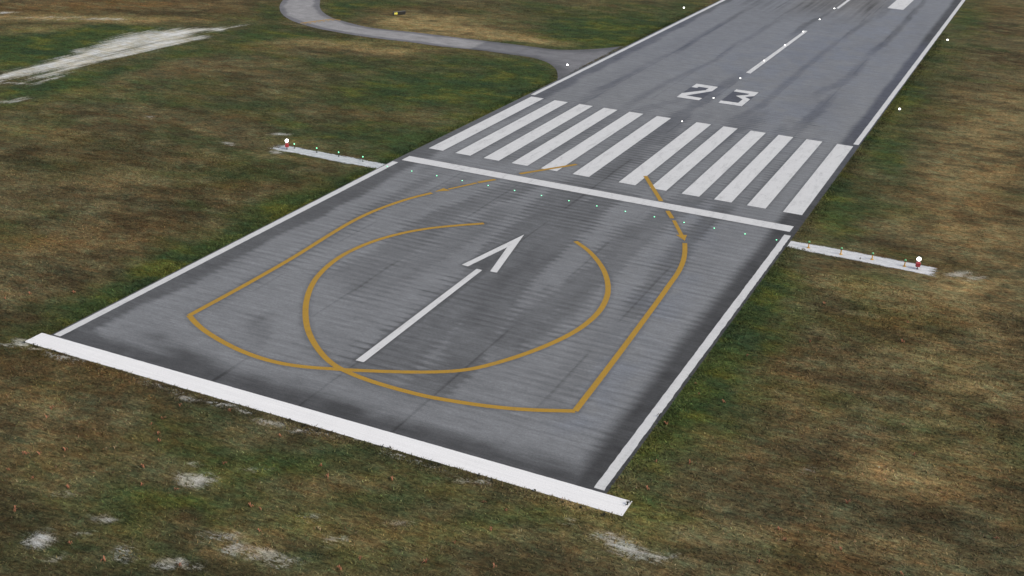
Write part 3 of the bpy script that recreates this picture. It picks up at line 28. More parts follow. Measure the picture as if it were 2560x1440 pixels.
BANDS = [([(-1.1, -0.9), (-1.3, -7.4), (-0.2, -22.1), (1.2, -32.8), (1.2, -39.7), (1.5, -48.3), (1.8, -53.5)], 2.4, 0.55), ([(3.0, -1.6), (2.4, -9.7), (2.5, -20.5), (3.2, -30.5), (5.7, -44.2)], 1.7, 0.6), ([(5.1, -42.9), (6.8, -47.6), (6.4, -54.4)], 1.6, 0.45), ([(-6.6, -4.0), (-7.9, -11.6), (-9.7, -20.7), (-9.3, -32.4), (-10.3, -39.6)], 1.6, 0.5), ([(-5.5, -14.6), (-5.3, -24.0), (-5.8, -34.8), (-6.9, -41.7)], 1.2, 0.35), ([(-6.2, -20.6), (-7.1, -28.8)], 1.4, 0.3), ([(11.3, 1.1), (10.0, -5.0), (9.6, -16.2), (9.5, -25.7), (8.5, -34.6), (8.3, -45.2)], 1.3, 0.5), ([(9.1, -11.2), (8.4, -23.0)], 1.4, 0.4), ([(14.7, 0.2), (14.0, -10.9), (14.5, -24.9), (15.0, -34.5)], 0.9, 0.5), ([(9.6, -42.8), (10.0, -33.7), (9.5, -27.9)], 1.0, 0.4), ([(14.5, -31.1), (14.8, -42.3), (14.9, -50.3)], 1.2, 0.25), ([(-10.5, -49.3), (-8.8, -52.6)], 0.9, 0.5), ([(-15.5, -54.8), (-15.6, -56.5)], 1.3, 0.5), ([(-16.6, -8.9), (-16.7, -20.0), (-15.9, -31.7), (-15.9, -42.9), (-15.7, -49.7)], 0.5, 0.35), ([(-20.4, -39.1), (-20.0, -45.4)], 1, 0.2), ([(-15.2, 119.0), (-15.0, 92.4), (-14.4, 74.9)], 0.9, 0.55), ([(-14.7, 72.4), (-15.2, 65.6)], 0.6, 0.4), ([(-7.7, 84.8), (-7.0, 69.7), (-8.7, 51.6), (-9.2, 36.7)], 0.8, 0.45), ([(-6.9, 108.1), (-7.1, 85.2)], 0.6, 0.4), ([(-15.2, 51.8), (-15.6, 40.1)], 0.7, 0.5), ([(-15.1, 36.4), (-15.4, 31.9)], 0.7, 0.45), ([(-8.7, 30.4), (-8.9, 21.8), (-9.1, 8.8)], 0.6, 0.35), ([(-3.8, 40.3), (-6.2, 33.4), (-6.9, 25.5)], 1, 0.3), ([(15.1, 156.2), (15.1, 106.0), (14.4, 91.3)], 1, 0.6), ([(7.2, 93.7), (6.9, 72.5), (6.9, 56.6), (6.9, 43.6), (6.0, 34.1)], 0.8, 0.5), ([(14.8, 81.4), (14.5, 66.2), (12.8, 58.9)], 1.3, 0.5), ([(14.7, 51.9), (14.5, 37.4), (13.7, 32.6)], 1, 0.5), ([(-0.3, 120.9), (-1.2, 110.0), (-1.1, 102.9)], 1.2, 0.6), ([(-0.8, 57.1), (-0.9, 46.5), (-1.2, 35.5), (-1.0, 29.5), (-0.4, 19.6), (-0.6, 8.4), (-0.4, -1.3)], 1.1, 0.55), ([(7.9, 35.4), (6.3, 25.1)], 1.4, 0.4), ([(12.6, 31.5), (13.5, 17.4), (13.4, 5.0)], 0.7, 0.4), ([(1.8, 31.3), (3.7, 7.4), (4.2, -2.4)], 0.7, 0.2), ([(-10.5, 23.1), (-11.3, 11.4), (-12.8, -1.3)], 0.6, 0.4), ([(-16.6, 23.9), (-16.6, 12.2), (-17.3, 3.4)], 0.5, 0.35), ([(-2.9, 23.5), (-2.7, 3.3)], 0.6, 0.4), ([(17.5, 28.1), (16.8, 15.8), (16.5, 5.3)], 0.6, 0.35), ([(-12.7, -4.8), (-13.9, -13.8)], 0.6, 0.3), ([(-18.2, -2.9), (-18.8, -8.6)], 0.6, 0.3), ([(8.7, 127.8), (7.7, 107.2)], 0.9, 0.5), ([(10.2, 149.2), (9.4, 128.4)], 1, 0.5)]
SMUDGE = [(-13.6887, -57.0169, 0.3015, 0.1883, -0.0455, -0.723, 0.6), (-9.9283, -57.9451, 0.4027, 0.2361, -0.0482, -0.8082, 0.9), (-5.3537, -58.2663, 0.4199, 0.2238, -0.059, -0.9927, 0.7), (-0.737, -58.4356, 0.3406, 0.1628, -0.0552, -0.9216, 0.9), (3.6825, -58.5976, 0.3993, 0.1698, -0.0569, -0.9407, 0.8), (7.4101, -58.4161, 0.4125, 0.1563, -0.0655, -1.0462, 0.6), (13.8388, -58.4557, 0.5845, 0.1759, -0.0694, -1.0746, 1.0), (17.5849, -58.3828, 0.6056, 0.1545, -0.0803, -1.2106, 0.8), (20.2546, -58.0197, 0.6194, 0.1373, -0.0759, -1.0929, 0.8), (-17.2433, -58.2642, 0.4427, 0.2999, -0.0888, -1.5831, 0.7), (-10.7246, -49.454, 0.7278, 0.7145, 1.068, -0.3036, 0.6), (-15.5853, -55.6843, 0.8522, 0.7225, 0.5826, -1.0095, 0.5), (6.0738, -44.8538, 0.5688, 0.2874, 0.2332, -0.4055, 0.4), (-0.6432, -52.2679, 0.7081, 0.4475, 0.7478, -1.3098, 0.3), (-8.9064, -34.4889, 0.5949, 0.3583, 0.4467, -0.7472, 0.25), (21.1302, -56.7071, 1.1898, 0.4633, 0.3289, -0.5965, 0.7), (-7.5591, 131.9495, 0.1325, 0.0294, 0.0749, -0.0941, 0.8), (6.203, 142.9079, 0.2003, 0.0327, 0.0737, -0.0926, 0.7), (-17.3053, 130.1429, 0.1941, 0.0504, 0.1322, -0.1646, 0.5), (11.1493, -58.4721, 0.6839, 0.2282, -0.0966, -1.519, 0.5), (3.8572, -60.3996, 0.6496, 0.281, -0.0917, -1.7914, 0.5)]
BLUE = [(17.4915, -48.161, 0.2399, 0.3195, 0.5963, 0.0075, 0.7), (17.53, -41.5011, 0.2334, 0.2814, 0.4667, 0.0054, 0.6), (16.797, -31.6047, 0.2223, 0.2371, 0.3648, 0.0061, 0.6), (15.8569, -21.9401, 0.4357, 0.1377, 0.0894, -0.1503, 0.5), (17.7624, -52.6367, 0.5563, 0.2287, 0.4422, -0.7922, 0.5), (13.5486, 39.1597, 0.1528, 0.0334, 0.0456, -0.0682, 0.5), (1.4953, 65.2553, 0.0777, 0.0194, 0.0264, -0.0372, 0.5), (8.8655, 92.8562, 0.1198, 0.0225, 0.0224, -0.0305, 0.5), (13.7075, -8.4127, 0.2957, 0.0885, 0.0742, -0.1211, 0.4), (14.5887, 124.5821, 0.1637, 0.0233, 0.0251, -0.0327, 0.4)]
D2BG = [(-4.77, 50.21), (-1.44, 43.25), (-3.17, 43.34), (-4.84, 43.62)]
DARKQ = [[(-4.77, 51.55), (-1.4, 51.39), (-1.45, 41.76), (-4.79, 41.71)], [(1.35, 51.49), (4.73, 51.53), (4.72, 41.94), (1.33, 41.95)]]
SPRIGS = [(-30.93, -56.43), (-29.99, -54.75), (-27.04, -52.82), (-7.08, -63.66), (-6.87, -65.64), (-7.06, -66.62), (-3.69, -62.54), (-13.71, -69.23), (-14.28, -68.22), (-5.87, -67.34), (-5.16, -68.06), (-9.61, -71.79), (-11.42, -73.29), (-10.67, -72.93), (-11.57, -73.38), (-10.96, -75.2), (-8.96, -75.15), (-6.3, -74.97), (-3.98, -70.98), (-2.64, -72.6), (-0.49, -72.03), (-7.43, -78.03), (-7.2, -78.28), (-7.43, -70.3), (-7.06, -70.09), (4.52, -71.32), (5.2, -71.29), (6.5, -73.15), (9.51, -71.38), (9.3, -71.27), (12.59, -74.0), (5.7, -65.49), (6.8, -66.38), (16.48, -71.2), (17.05, -68.78), (18.35, -66.68), (20.06, -69.74), (18.25, -64.38), (-2.08, -79.16), (4.6, -77.84), (0.68, -79.49), (16.65, -64.27), (24.4, -58.15), (25.06, -57.89), (24.52, -54.55), (23.53, -49.42), (23.62, -42.57), (24.27, -43.99), (26.19, -44.3), (26.55, -53.6), (25.8, -35.98), (29.67, -30.94), (29.11, -22.48), (36.73, -53.37), (38.4, -41.31), (39.71, -45.19), (45.51, -52.95), (40.86, -59.29), (33.32, -62.11), (34.15, -59.28), (33.53, -58.37), (37.32, -58.65), (36.35, -27.01), (36.16, -22.85), (10.48, -64.73), (1.26, -63.67), (13.08, -72.73), (0.2, -68.25)]
WEEDS = [(-23.48, -61.62), (-22.57, -61.64), (-22.19, -61.66), (-20.41, -61.66), (0.67, -61.68), (1.97, -61.82), (3.1, -61.93), (3.84, -61.76), (7.88, -61.59), (8.46, -61.49), (11.82, -61.95), (12.21, -61.79), (15.04, -61.75), (16.0, -61.81), (18.98, -61.64), (20.94, -61.93), (22.16, -61.91), (23.72, -62.03), (24.62, -59.87), (24.59, -60.23), (22.78, -48.68), (27.93, -10.82), (30.03, -9.91)]
EXPOSURE = 0.42
import bpy, math, random
import numpy as np
from mathutils import Matrix, Vector
rng = np.random.RandomState(7); random.seed(7)
S = bpy.context.scene
COL = S.collection

# ------------------------------------------------------------------ helpers
def link(o, parent=None):
    COL.objects.link(o)
    if parent is not None: o.parent = parent
    return o

def mesh_obj(name, verts, faces, mat, parent=None, smooth=False):
    me = bpy.data.meshes.new(name)
    me.from_pydata([tuple(map(float, v)) for v in verts], [], faces); me.update()
    if smooth:
        for p in me.polygons: p.use_smooth = True
    me.materials.append(mat)
    return link(bpy.data.objects.new(name, me), parent)

def fast_mesh(name, V, F, mat, parent=None):
    """V (n,3) float array, F (m,k) int array of equal sided faces"""
    me = bpy.data.meshes.new(name); k = F.shape[1]
    me.vertices.add(len(V)); me.vertices.foreach_set('co', V.astype(np.float32).ravel())
    me.loops.add(F.size); me.loops.foreach_set('vertex_index', F.astype(np.int32).ravel())
    me.polygons.add(len(F)); me.polygons.foreach_set('loop_start', np.arange(0, F.size, k, dtype=np.int32))
    me.update(calc_edges=True); me.validate()
    me.materials.append(mat)
    return link(bpy.data.objects.new(name, me), parent)

def col_attr(o, name, rgb):
    a = o.data.color_attributes.new(name, 'FLOAT_COLOR', 'POINT')
    c = np.ones((len(rgb), 4), np.float32); c[:, :3] = rgb
    a.data.foreach_set('color', c.ravel())

def val_attr(o, name, v):
    a = o.data.attributes.new(name, 'FLOAT', 'POINT'); a.data.foreach_set('value', v.astype(np.float32).ravel())

def tag(o, label=None, cat=None, group=None, kind=None):
    if label: o['label'] = label
    if cat: o['category'] = cat
    if group: o['group'] = group
    if kind: o['kind'] = kind
    return o

def empty(name, loc, rz=0.0):
    o = bpy.data.objects.new(name, None); o.empty_display_size = .2
    o.location = loc; o.rotation_euler = (0, 0, rz)
    return link(o)

def copy_tree(o, parent=None):
    c = o.copy(); COL.objects.link(c)
    if parent is not None: c.parent = parent
    for ch in o.children: copy_tree(ch, c)
    return c

class MB:
    def __init__(s): s.v = []; s.f = []
    def add(s, v, f):
        n = len(s.v); s.v += [tuple(p) for p in v]; s.f += [tuple(i + n for i in q) for q in f]
    def box(s, c, d, bev=0.0):
        x, y, z = c; a, b, h = d[0] / 2, d[1] / 2, d[2] / 2
        e = min(bev, a * .9, b * .9, h * .9)
        if e <= 0:
            P = [(x + i * a, y + j * b, z + k * h) for k in (-1, 1) for i, j in ((-1, -1), (1, -1), (1, 1), (-1, 1))]
            s.add(P, [(3, 2, 1, 0), (4, 5, 6, 7), (0, 1, 5, 4), (1, 2, 6, 5), (2, 3, 7, 6), (3, 0, 4, 7)]); return
        rings = []
        for zz, ins in ((-h, e), (-h + e, 0), (h - e, 0), (h, e)):
            A, Bq = a - ins, b - ins
            c_ = min(e, A * .9, Bq * .9)
            rings.append([(x + px, y + py, z + zz) for px, py in ((-A + c_, -Bq), (A - c_, -Bq), (A, -Bq + c_), (A, Bq - c_), (A - c_, Bq), (-A + c_, Bq), (-A, Bq - c_), (-A, -Bq + c_))])
        s.rings(rings)
    def rings(s, R, caps=True):
        n = len(R[0]); P = [p for r in R for p in r]; F = []
        for i in range(len(R) - 1):
            for j in range(n): F.append((i * n + j, i * n + (j + 1) % n, (i + 1) * n + (j + 1) % n, (i + 1) * n + j))
        if caps: F += [tuple(range(n - 1, -1, -1)), tuple(range((len(R) - 1) * n, len(R) * n))]
        s.add(P, F)
    def lathe(s, prof, c=(0, 0, 0), n=20):
        s.rings([[(c[0] + r * math.cos(2 * math.pi * k / n), c[1] + r * math.sin(2 * math.pi * k / n), c[2] + z) for k in range(n)] for r, z in prof])
    def tube(s, p, q, r, n=10):
        p, q = Vector(p), Vector(q); d = (q - p).normalized()
        a = d.orthogonal().normalized(); b = d.cross(a)
        s.rings([[tuple(o + (a * math.cos(t) + b * math.sin(t)) * r) for t in (2 * math.pi * k / n for k in range(n))] for o in (p, q)])
    def build(s, name, mat, parent=None, smooth=False): return mesh_obj(name, s.v, s.f, mat, parent, smooth)

# ------------------------------------------------------------------ lattice noise in numpy
def vnoise(x, y, seed):
    t = np.random.RandomState(seed).rand(256, 256)
    xi = np.floor(x).astype(int); yi = np.floor(y).astype(int); fx = x - xi; fy = y - yi
    fx = fx * fx * (3 - 2 * fx); fy = fy * fy * (3 - 2 * fy)
    g = lambda a, b: t[(a & 255), (b & 255)]
    return (g(xi, yi) * (1 - fx) + g(xi + 1, yi) * fx) * (1 - fy) + (g(xi, yi + 1) * (1 - fx) + g(xi + 1, yi + 1) * fx) * fy

def fbm(x, y, seed, o=4):
    c, s_ = math.cos(.6), math.sin(.6); a = 1.; r = 0.; n = 0.
    for k in range(o):
        r = r + a * vnoise(x + 31.7 * k, y - 17.3 * k, seed + k); n += a; a *= .5
        x, y = (x * c - y * s_) * 2.03, (x * s_ + y * c) * 2.03
    return r / n
def sstep(a, b, x):
    t = np.clip((x - a) / (b - a), 0, 1); return t * t * (3 - 2 * t)

# ------------------------------------------------------------------ materials
def new_mat(name):
    m = bpy.data.materials.new(name); m.use_nodes = True
    nt = m.node_tree; bsdf = nt.nodes['Principled BSDF']
    return m, nt, bsdf
def N(nt, t, **kw):
    n = nt.nodes.new(t)
    for k, v in kw.items():
        if k in n.inputs: n.inputs[k].default_value = v
        else: setattr(n, k, v)
    return n
def L(nt, a, b): nt.links.new(a, b)
def coords(nt, scale):
    g = N(nt, 'ShaderNodeNewGeometry'); mp = N(nt, 'ShaderNodeMapping'); mp.inputs['Scale'].default_value = scale
    L(nt, g.outputs['Position'], mp.inputs['Vector']); return mp.outputs['Vector']
def noise(nt, scale, detail=3.0, rough=.55, dist=0.0):
    n = N(nt, 'ShaderNodeTexNoise'); n.inputs['Scale'].default_value = 1.0; n.inputs['Detail'].default_value = detail
    n.inputs['Roughness'].default_value = rough; n.inputs['Distortion'].default_value = dist
    L(nt, coords(nt, scale), n.inputs['Vector']); return n.outputs['Fac']
def remap(nt, v, a, b, c, d):
    n = N(nt, 'ShaderNodeMapRange'); n.inputs['From Min'].default_value = a; n.inputs['From Max'].default_value = b
    n.inputs['To Min'].default_value = c; n.inputs['To Max'].default_value = d; L(nt, v, n.inputs['Value']); return n.outputs['Result']
def math2(nt, op, a, b):
    n = N(nt, 'ShaderNodeMath'); n.operation = op
    for i, q in enumerate((a, b)):
        if isinstance(q, (int, float)): n.inputs[i].default_value = q
        else: L(nt, q, n.inputs[i])
    return n.outputs[0]
def vscale(nt, col, f):
    n = N(nt, 'ShaderNodeVectorMath'); n.operation = 'SCALE'; L(nt, col, n.inputs[0]); L(nt, f, n.inputs['Scale']); return n.outputs[0]
def mixc(nt, f, a, b):
    n = N(nt, 'ShaderNodeMix'); n.data_type = 'RGBA'
    for i, q in ((0, f), (6, a), (7, b)):
        if isinstance(q, (int, float)): n.inputs[i].default_value = q
        elif isinstance(q, tuple): n.inputs[i].default_value = (*q, 1)
        else: L(nt, q, n.inputs[i])
    return n.outputs[2]
def mulc(nt, a, b):
    n = N(nt, 'ShaderNodeVectorMath'); n.operation = 'MULTIPLY'
    L(nt, a, n.inputs[0])
    if isinstance(b, tuple): n.inputs[1].default_value = b
    else: L(nt, b, n.inputs[1])
    return n.outputs[0]
def bump(nt, bsdf, h, strength, dist):
    b = N(nt, 'ShaderNodeBump'); b.inputs['Strength'].default_value = strength; b.inputs['Distance'].default_value = dist
    L(nt, h, b.inputs['Height']); L(nt, b.outputs['Normal'], bsdf.inputs['Normal'])
def attr(nt, name):
    a = N(nt, 'ShaderNodeAttribute'); a.attribute_name = name; return a

TRACK = 87.2
def ground_mat():
    m, nt, bs = new_mat('field_grass_ground')
    c = attr(nt, 'patch').outputs['Color']; sand = attr(nt, 'sand').outputs['Fac']
    streak = noise(nt, (1.5, 5.2, 1), 4, .62, .6); clump = noise(nt, (2.6, 3.4, 1), 4, .6, .3); fine = noise(nt, (9, 13, 1), 3, .7)
    hue = noise(nt, (.75, 1.5, 1), 4, .6, .5); hue2 = noise(nt, (.33, .6, 1), 3, .6)
    k = math2(nt, 'MULTIPLY', remap(nt, streak, .3, .7, .50, 1.52), remap(nt, clump, .32, .68, .60, 1.40))
    k = math2(nt, 'MULTIPLY', k, remap(nt, fine, .3, .7, .52, 1.48))
    k = math2(nt, 'MULTIPLY', k, remap(nt, noise(nt, (17, 22, 1), 2, .7), .3, .7, .72, 1.28))
    tint = mixc(nt, remap(nt, hue, .36, .64, 0, 1), (1.12, .96, .84), (.88, 1.06, 1.02))
    tint2 = mixc(nt, remap(nt, hue2, .38, .62, 0, 1), (1.02, .98, .96), (.96, 1.02, 1.06))
    g = vscale(nt, mulc(nt, mulc(nt, c, tint), tint2), k)
    sx = noise(nt, (.5, 1.0, 1), 4, .6, .3)
    gp = N(nt, 'ShaderNodeNewGeometry'); ro = N(nt, 'ShaderNodeMapping'); ro.vector_type = 'TEXTURE'; ro.inputs['Rotation'].default_value = (0, 0, math.radians(TRACK)); ro.inputs['Scale'].default_value = (9.0, .75, 1)
    L(nt, gp.outputs['Position'], ro.inputs['Vector']); tn = N(nt, 'ShaderNodeTexNoise'); tn.inputs['Scale'].default_value = 1; tn.inputs['Detail'].default_value = 5; tn.inputs['Roughness'].default_value = .65; L(nt, ro.outputs[0], tn.inputs['Vector'])
    sep = N(nt, 'ShaderNodeSeparateXYZ'); L(nt, gp.outputs['Position'], sep.inputs[0])
    isf = remap(nt, sep.outputs['X'], -70, -60, 1, 0); mx_ = N(nt, 'ShaderNodeMix'); L(nt, isf, mx_.inputs[0]); L(nt, sx, mx_.inputs[2]); L(nt, math2(nt, 'SUBTRACT', math2(nt, 'MULTIPLY', math2(nt, 'SUBTRACT', tn.outputs['Fac'], .5), 2.8), -.36), mx_.inputs[3]); sx = mx_.outputs[0]
    sn = math2(nt, 'ADD', sand, remap(nt, math2(nt, 'ADD', streak, math2(nt, 'MULTIPLY', fine, .7)), .55, 1.15, -.42, .42))
    sn = math2(nt, 'ADD', sn, remap(nt, sx, .3, .7, -.30, .26))
    sm = math2(nt, 'MULTIPLY', remap(nt, sn, .10, 1.22, 0, 1.0), remap(nt, sand, .03, .26, 0, 1))
    sandc = vscale(nt, mixc(nt, remap(nt, hue2, .4, .6, 0, 1), (.58, .55, .45), (.66, .67, .65)), remap(nt, fine, .3, .7, .72, 1.22))
    L(nt, mixc(nt, sm, g, sandc), bs.inputs['Base Color'])
    bs.inputs['Roughness'].default_value = 1; bs.inputs['Specular IOR Level'].default_value = .1
    bump(nt, bs, math2(nt, 'ADD', streak, math2(nt, 'MULTIPLY', fine, .6)), .55, .12)
    return m

def blade_mat():
    m, nt, bs = new_mat('grass_blade')
    L(nt, attr(nt, 'patch').outputs['Color'], bs.inputs['Base Color'])
    bs.inputs['Roughness'].default_value = .9; bs.inputs['Specular IOR Level'].default_value = .1
    return m

def asphalt_mat(name, attrname='wear'):
    m, nt, bs = new_mat(name)
    c = attr(nt, attrname).outputs['Color']
    grain = noise(nt, (11, 13, 1), 3, .8); mid = noise(nt, (.9, 2.6, 1), 5, .6, .4); groove = noise(nt, (.35, 4.2, 1), 2, .5)
    k = math2(nt, 'MULTIPLY', remap(nt, grain, .25, .75, .66, 1.34), remap(nt, mid, .3, .7, .90, 1.10))
    k = math2(nt, 'MULTIPLY', k, remap(nt, groove, .3, .7, .91, 1.09))
    k = math2(nt, 'MULTIPLY', k, remap(nt, noise(nt, (4.2, 5.6, 1), 2, .7), .3, .7, .89, 1.11))
    k = math2(nt, 'MULTIPLY', k, remap(nt, noise(nt, (.16, 1.5, 1), 4, .65, .3), .3, .7, .90, 1.10))
    L(nt, vscale(nt, c, k), bs.inputs['Base Color'])
    bs.inputs['Roughness'].default_value = .9; bs.inputs['Specular IOR Level'].default_value = .25
    bump(nt, bs, grain, .3, .02)
    return m

def paint_mat(name, rgb, wear=.10, under=(.12, .12, .125), grain_lo=.80, grain_hi=1.14):
    m, nt, bs = new_mat(name)
    grain = noise(nt, (11, 14, 1), 3, .75); line = noise(nt, (.25, 5.5, 1), 2, .5); worn = noise(nt, (1.4, .35, 1), 6, .7, .5); spot = noise(nt, (3.2, 4.5, 1), 5, .75)
    k = math2(nt, 'MULTIPLY', remap(nt, grain, .25, .75, grain_lo, grain_hi), remap(nt, line, .3, .7, .95, 1.04))
    base = vscale(nt, mixc(nt, 0.0, rgb, rgb), k)
    w = math2(nt, 'MULTIPLY', remap(nt, worn, .5, .68, 0, 1), remap(nt, spot, .45, .62, .15, 1))
    w = math2(nt, 'MULTIPLY', w, wear * 4)
    w2 = N(nt, 'ShaderNodeClamp'); L(nt, w, w2.inputs['Value']); w2.inputs['Max'].default_value = .75
    L(nt, mixc(nt, w2.outputs[0], base, under), bs.inputs['Base Color'])
    bs.inputs['Roughness'].default_value = .75; bs.inputs['Specular IOR Level'].default_value = .3
    return m

def plain(name, rgb, rough=.5, metal=0.0, var=.15, scale=14.0):
    m, nt, bs = new_mat(name)
    n = noise(nt, (scale, scale, scale), 4, .6)
    L(nt, vscale(nt, mixc(nt, 0.0, rgb, rgb), remap(nt, n, .3, .7, 1 - var, 1 + var)), bs.inputs['Base Color'])
    L(nt, remap(nt, n, .3, .7, max(.05, rough - .1), min(1, rough + .1)), bs.inputs['Roughness']); bs.inputs['Metallic'].default_value = metal
    return m

def lamp_mat(name, rgb, strength):
    m, nt, bs = new_mat(name)
    bs.inputs['Base Color'].default_value = (*[min(.9, .6 * c + .2) for c in rgb], 1); bs.inputs['Roughness'].default_value = .2
    bs.inputs['Emission Color'].default_value = (*rgb, 1); bs.inputs['Emission Strength'].default_value = strength
    return m

M_GROUND = ground_mat(); M_BLADE = blade_mat()
M_RUN = asphalt_mat('grooved_asphalt'); M_TAXI = asphalt_mat('taxiway_concrete')
M_WHITE = paint_mat('white_runway_paint', (.64, .645, .64), .13)
M_EDGE = paint_mat('white_edge_paint', (.61, .615, .61), .09)
M_BAR = paint_mat('fresh_white_paint', (.84, .84, .83), .03, (.42, .42, .41), .80, 1.12)
M_YEL = paint_mat('yellow_taxi_paint', (.385, .228, .030), .16, (.22, .15, .06), .70, 1.30)
M_STRIP = None

# ------------------------------------------------------------------ field colours
C_BASE = np.array([.084, .068, .037]); 
PCOL = dict(green=np.array([.037, .061, .020]), yellow=np.array([.120, .125, .026]), tan=np.array([.285, .210, .100]),
            orange=np.array([.165, .092, .034]), dark=np.array([.044, .034, .018]))
def weight(name, x, y):
    w = np.zeros_like(x)
    for cx, cy, a, b, c, d, amt in PATCH[name]:
        u = a * (x - cx) + b * (y - cy); v = c * (x - cx) + d * (y - cy); q = u * u + v * v
        i = q < 9
        w[i] += amt * np.exp(-q[i] * 1.1)
    return w
def field(x, y):
    wx = x + (fbm(x * .16, y * .16, 11, 4) - .5) * 9 + (fbm(x * .7, y * .7, 15, 3) - .5) * 2.2
    wy = y + (fbm(x * .16, y * .16, 21, 4) - .5) * 9 + (fbm(x * .7, y * .7, 25, 3) - .5) * 2.2
    wx = .5 * (x + wx); wy = .5 * (y + wy)
    n_b = fbm(x * .09, y * .14, 31, 5); n_m = fbm(x * .35, y * .6, 41, 4); n_s = fbm(x * 1.0, y * 1.9, 51, 3)
    c = np.repeat(C_BASE[None], len(x), 0)
    lift = .68 + .64 * sstep(.3, .7, n_b)
    c = c * lift[:, None] * np.array([1.0, 1.0, .96])
    def blend(c, col, w): return c * (1 - w[:, None]) + col[None] * w[:, None]
    c = blend(c, PCOL['green'] * 1.15, .55 * sstep(.5, .72, fbm(x * .12, y * .2, 61, 5)))
    c = blend(c, PCOL['orange'] * .8, .30 * sstep(.52, .72, fbm(x * .1 + 9, y * .22, 71, 5)))
    c = blend(c, PCOL['tan'] * .75, .40 * sstep(.55, .75, fbm(x * .16, y * .4 + 5, 81, 5)))
    c = blend(c, np.array([.100, .096, .054]), .45 * sstep(.54, .74, fbm(x * .22 + 3, y * .36, 121, 5)))
    for k in ('green', 'orange', 'tan', 'yellow', 'dark'):
        w = weight(k, wx, wy) * (.55 + .9 * n_m)
        mx = {'green': .93, 'orange': .8, 'tan': .92, 'yellow': .6, 'dark': .8}[k]
        w = np.clip(w, 0, 1) * mx
        c = blend(c, PCOL[k] * (1.0 if k != 'dark' else 1.0), w)
    gw = np.clip(weight('green', wx, wy), 0, 1)
    c = blend(c, np.array([.105, .108, .022]), .62 * gw * sstep(.50, .68, fbm(x * .32, y * .42, 151, 4)))
    c = blend(c, np.array([.026, .046, .022]), .70 * gw * sstep(.52, .70, fbm(x * .28 + 4, y * .38, 161, 4)))
    c = blend(c, np.array([.150, .130, .068]), .60 * (1 - gw) * sstep(.56, .74, fbm(x * .30 + 4, y * .62, 171, 4)))
    c = blend(c, np.array([.044, .035, .019]), .60 * (1 - gw) * sstep(.54, .74, fbm(x * .26 - 8, y * .52, 181, 4)))
    c = c * (.78 + .44 * sstep(.25, .75, n_s))[:, None]
    s = weight('sand', .5 * (x + wx), .5 * (y + wy))
    return c, np.clip(s, 0, 1.2)

# ------------------------------------------------------------------ ground sheet
def axis(lo, hi, st, far):
    core = list(np.arange(lo, hi + .001, st)); a = []; d = st; p = lo
    while p > -far: d *= 1.5; p -= d; a.append(p)
    b = []; d = st; p = hi
    while p < far: d *= 1.5; p += d; b.append(p)
    return np.array(a[::-1] + core + b)
gx = axis(-150, 72, .6, 6000); gy = axis(-92, 200, .6, 6000)
GX, GY = np.meshgrid(gx, gy, indexing='xy')
V = np.stack([GX.ravel(), GY.ravel(), np.full(GX.size, -.03)], 1)
nx, ny = len(gx), len(gy)
i = np.arange(nx * ny).reshape(ny, nx)
F = np.stack([i[:-1, :-1].ravel(), i[:-1, 1:].ravel(), i[1:, 1:].ravel(), i[1:, :-1].ravel()], 1)
ground = fast_mesh('ground', V, F, M_GROUND)
gc, gs = field(V[:, 0].copy(), V[:, 1].copy())
col_attr(ground, 'patch', gc); val_attr(ground, 'sand', gs)
tag(ground, 'patchy brown and green airfield grass around the runway', 'ground', kind='structure')

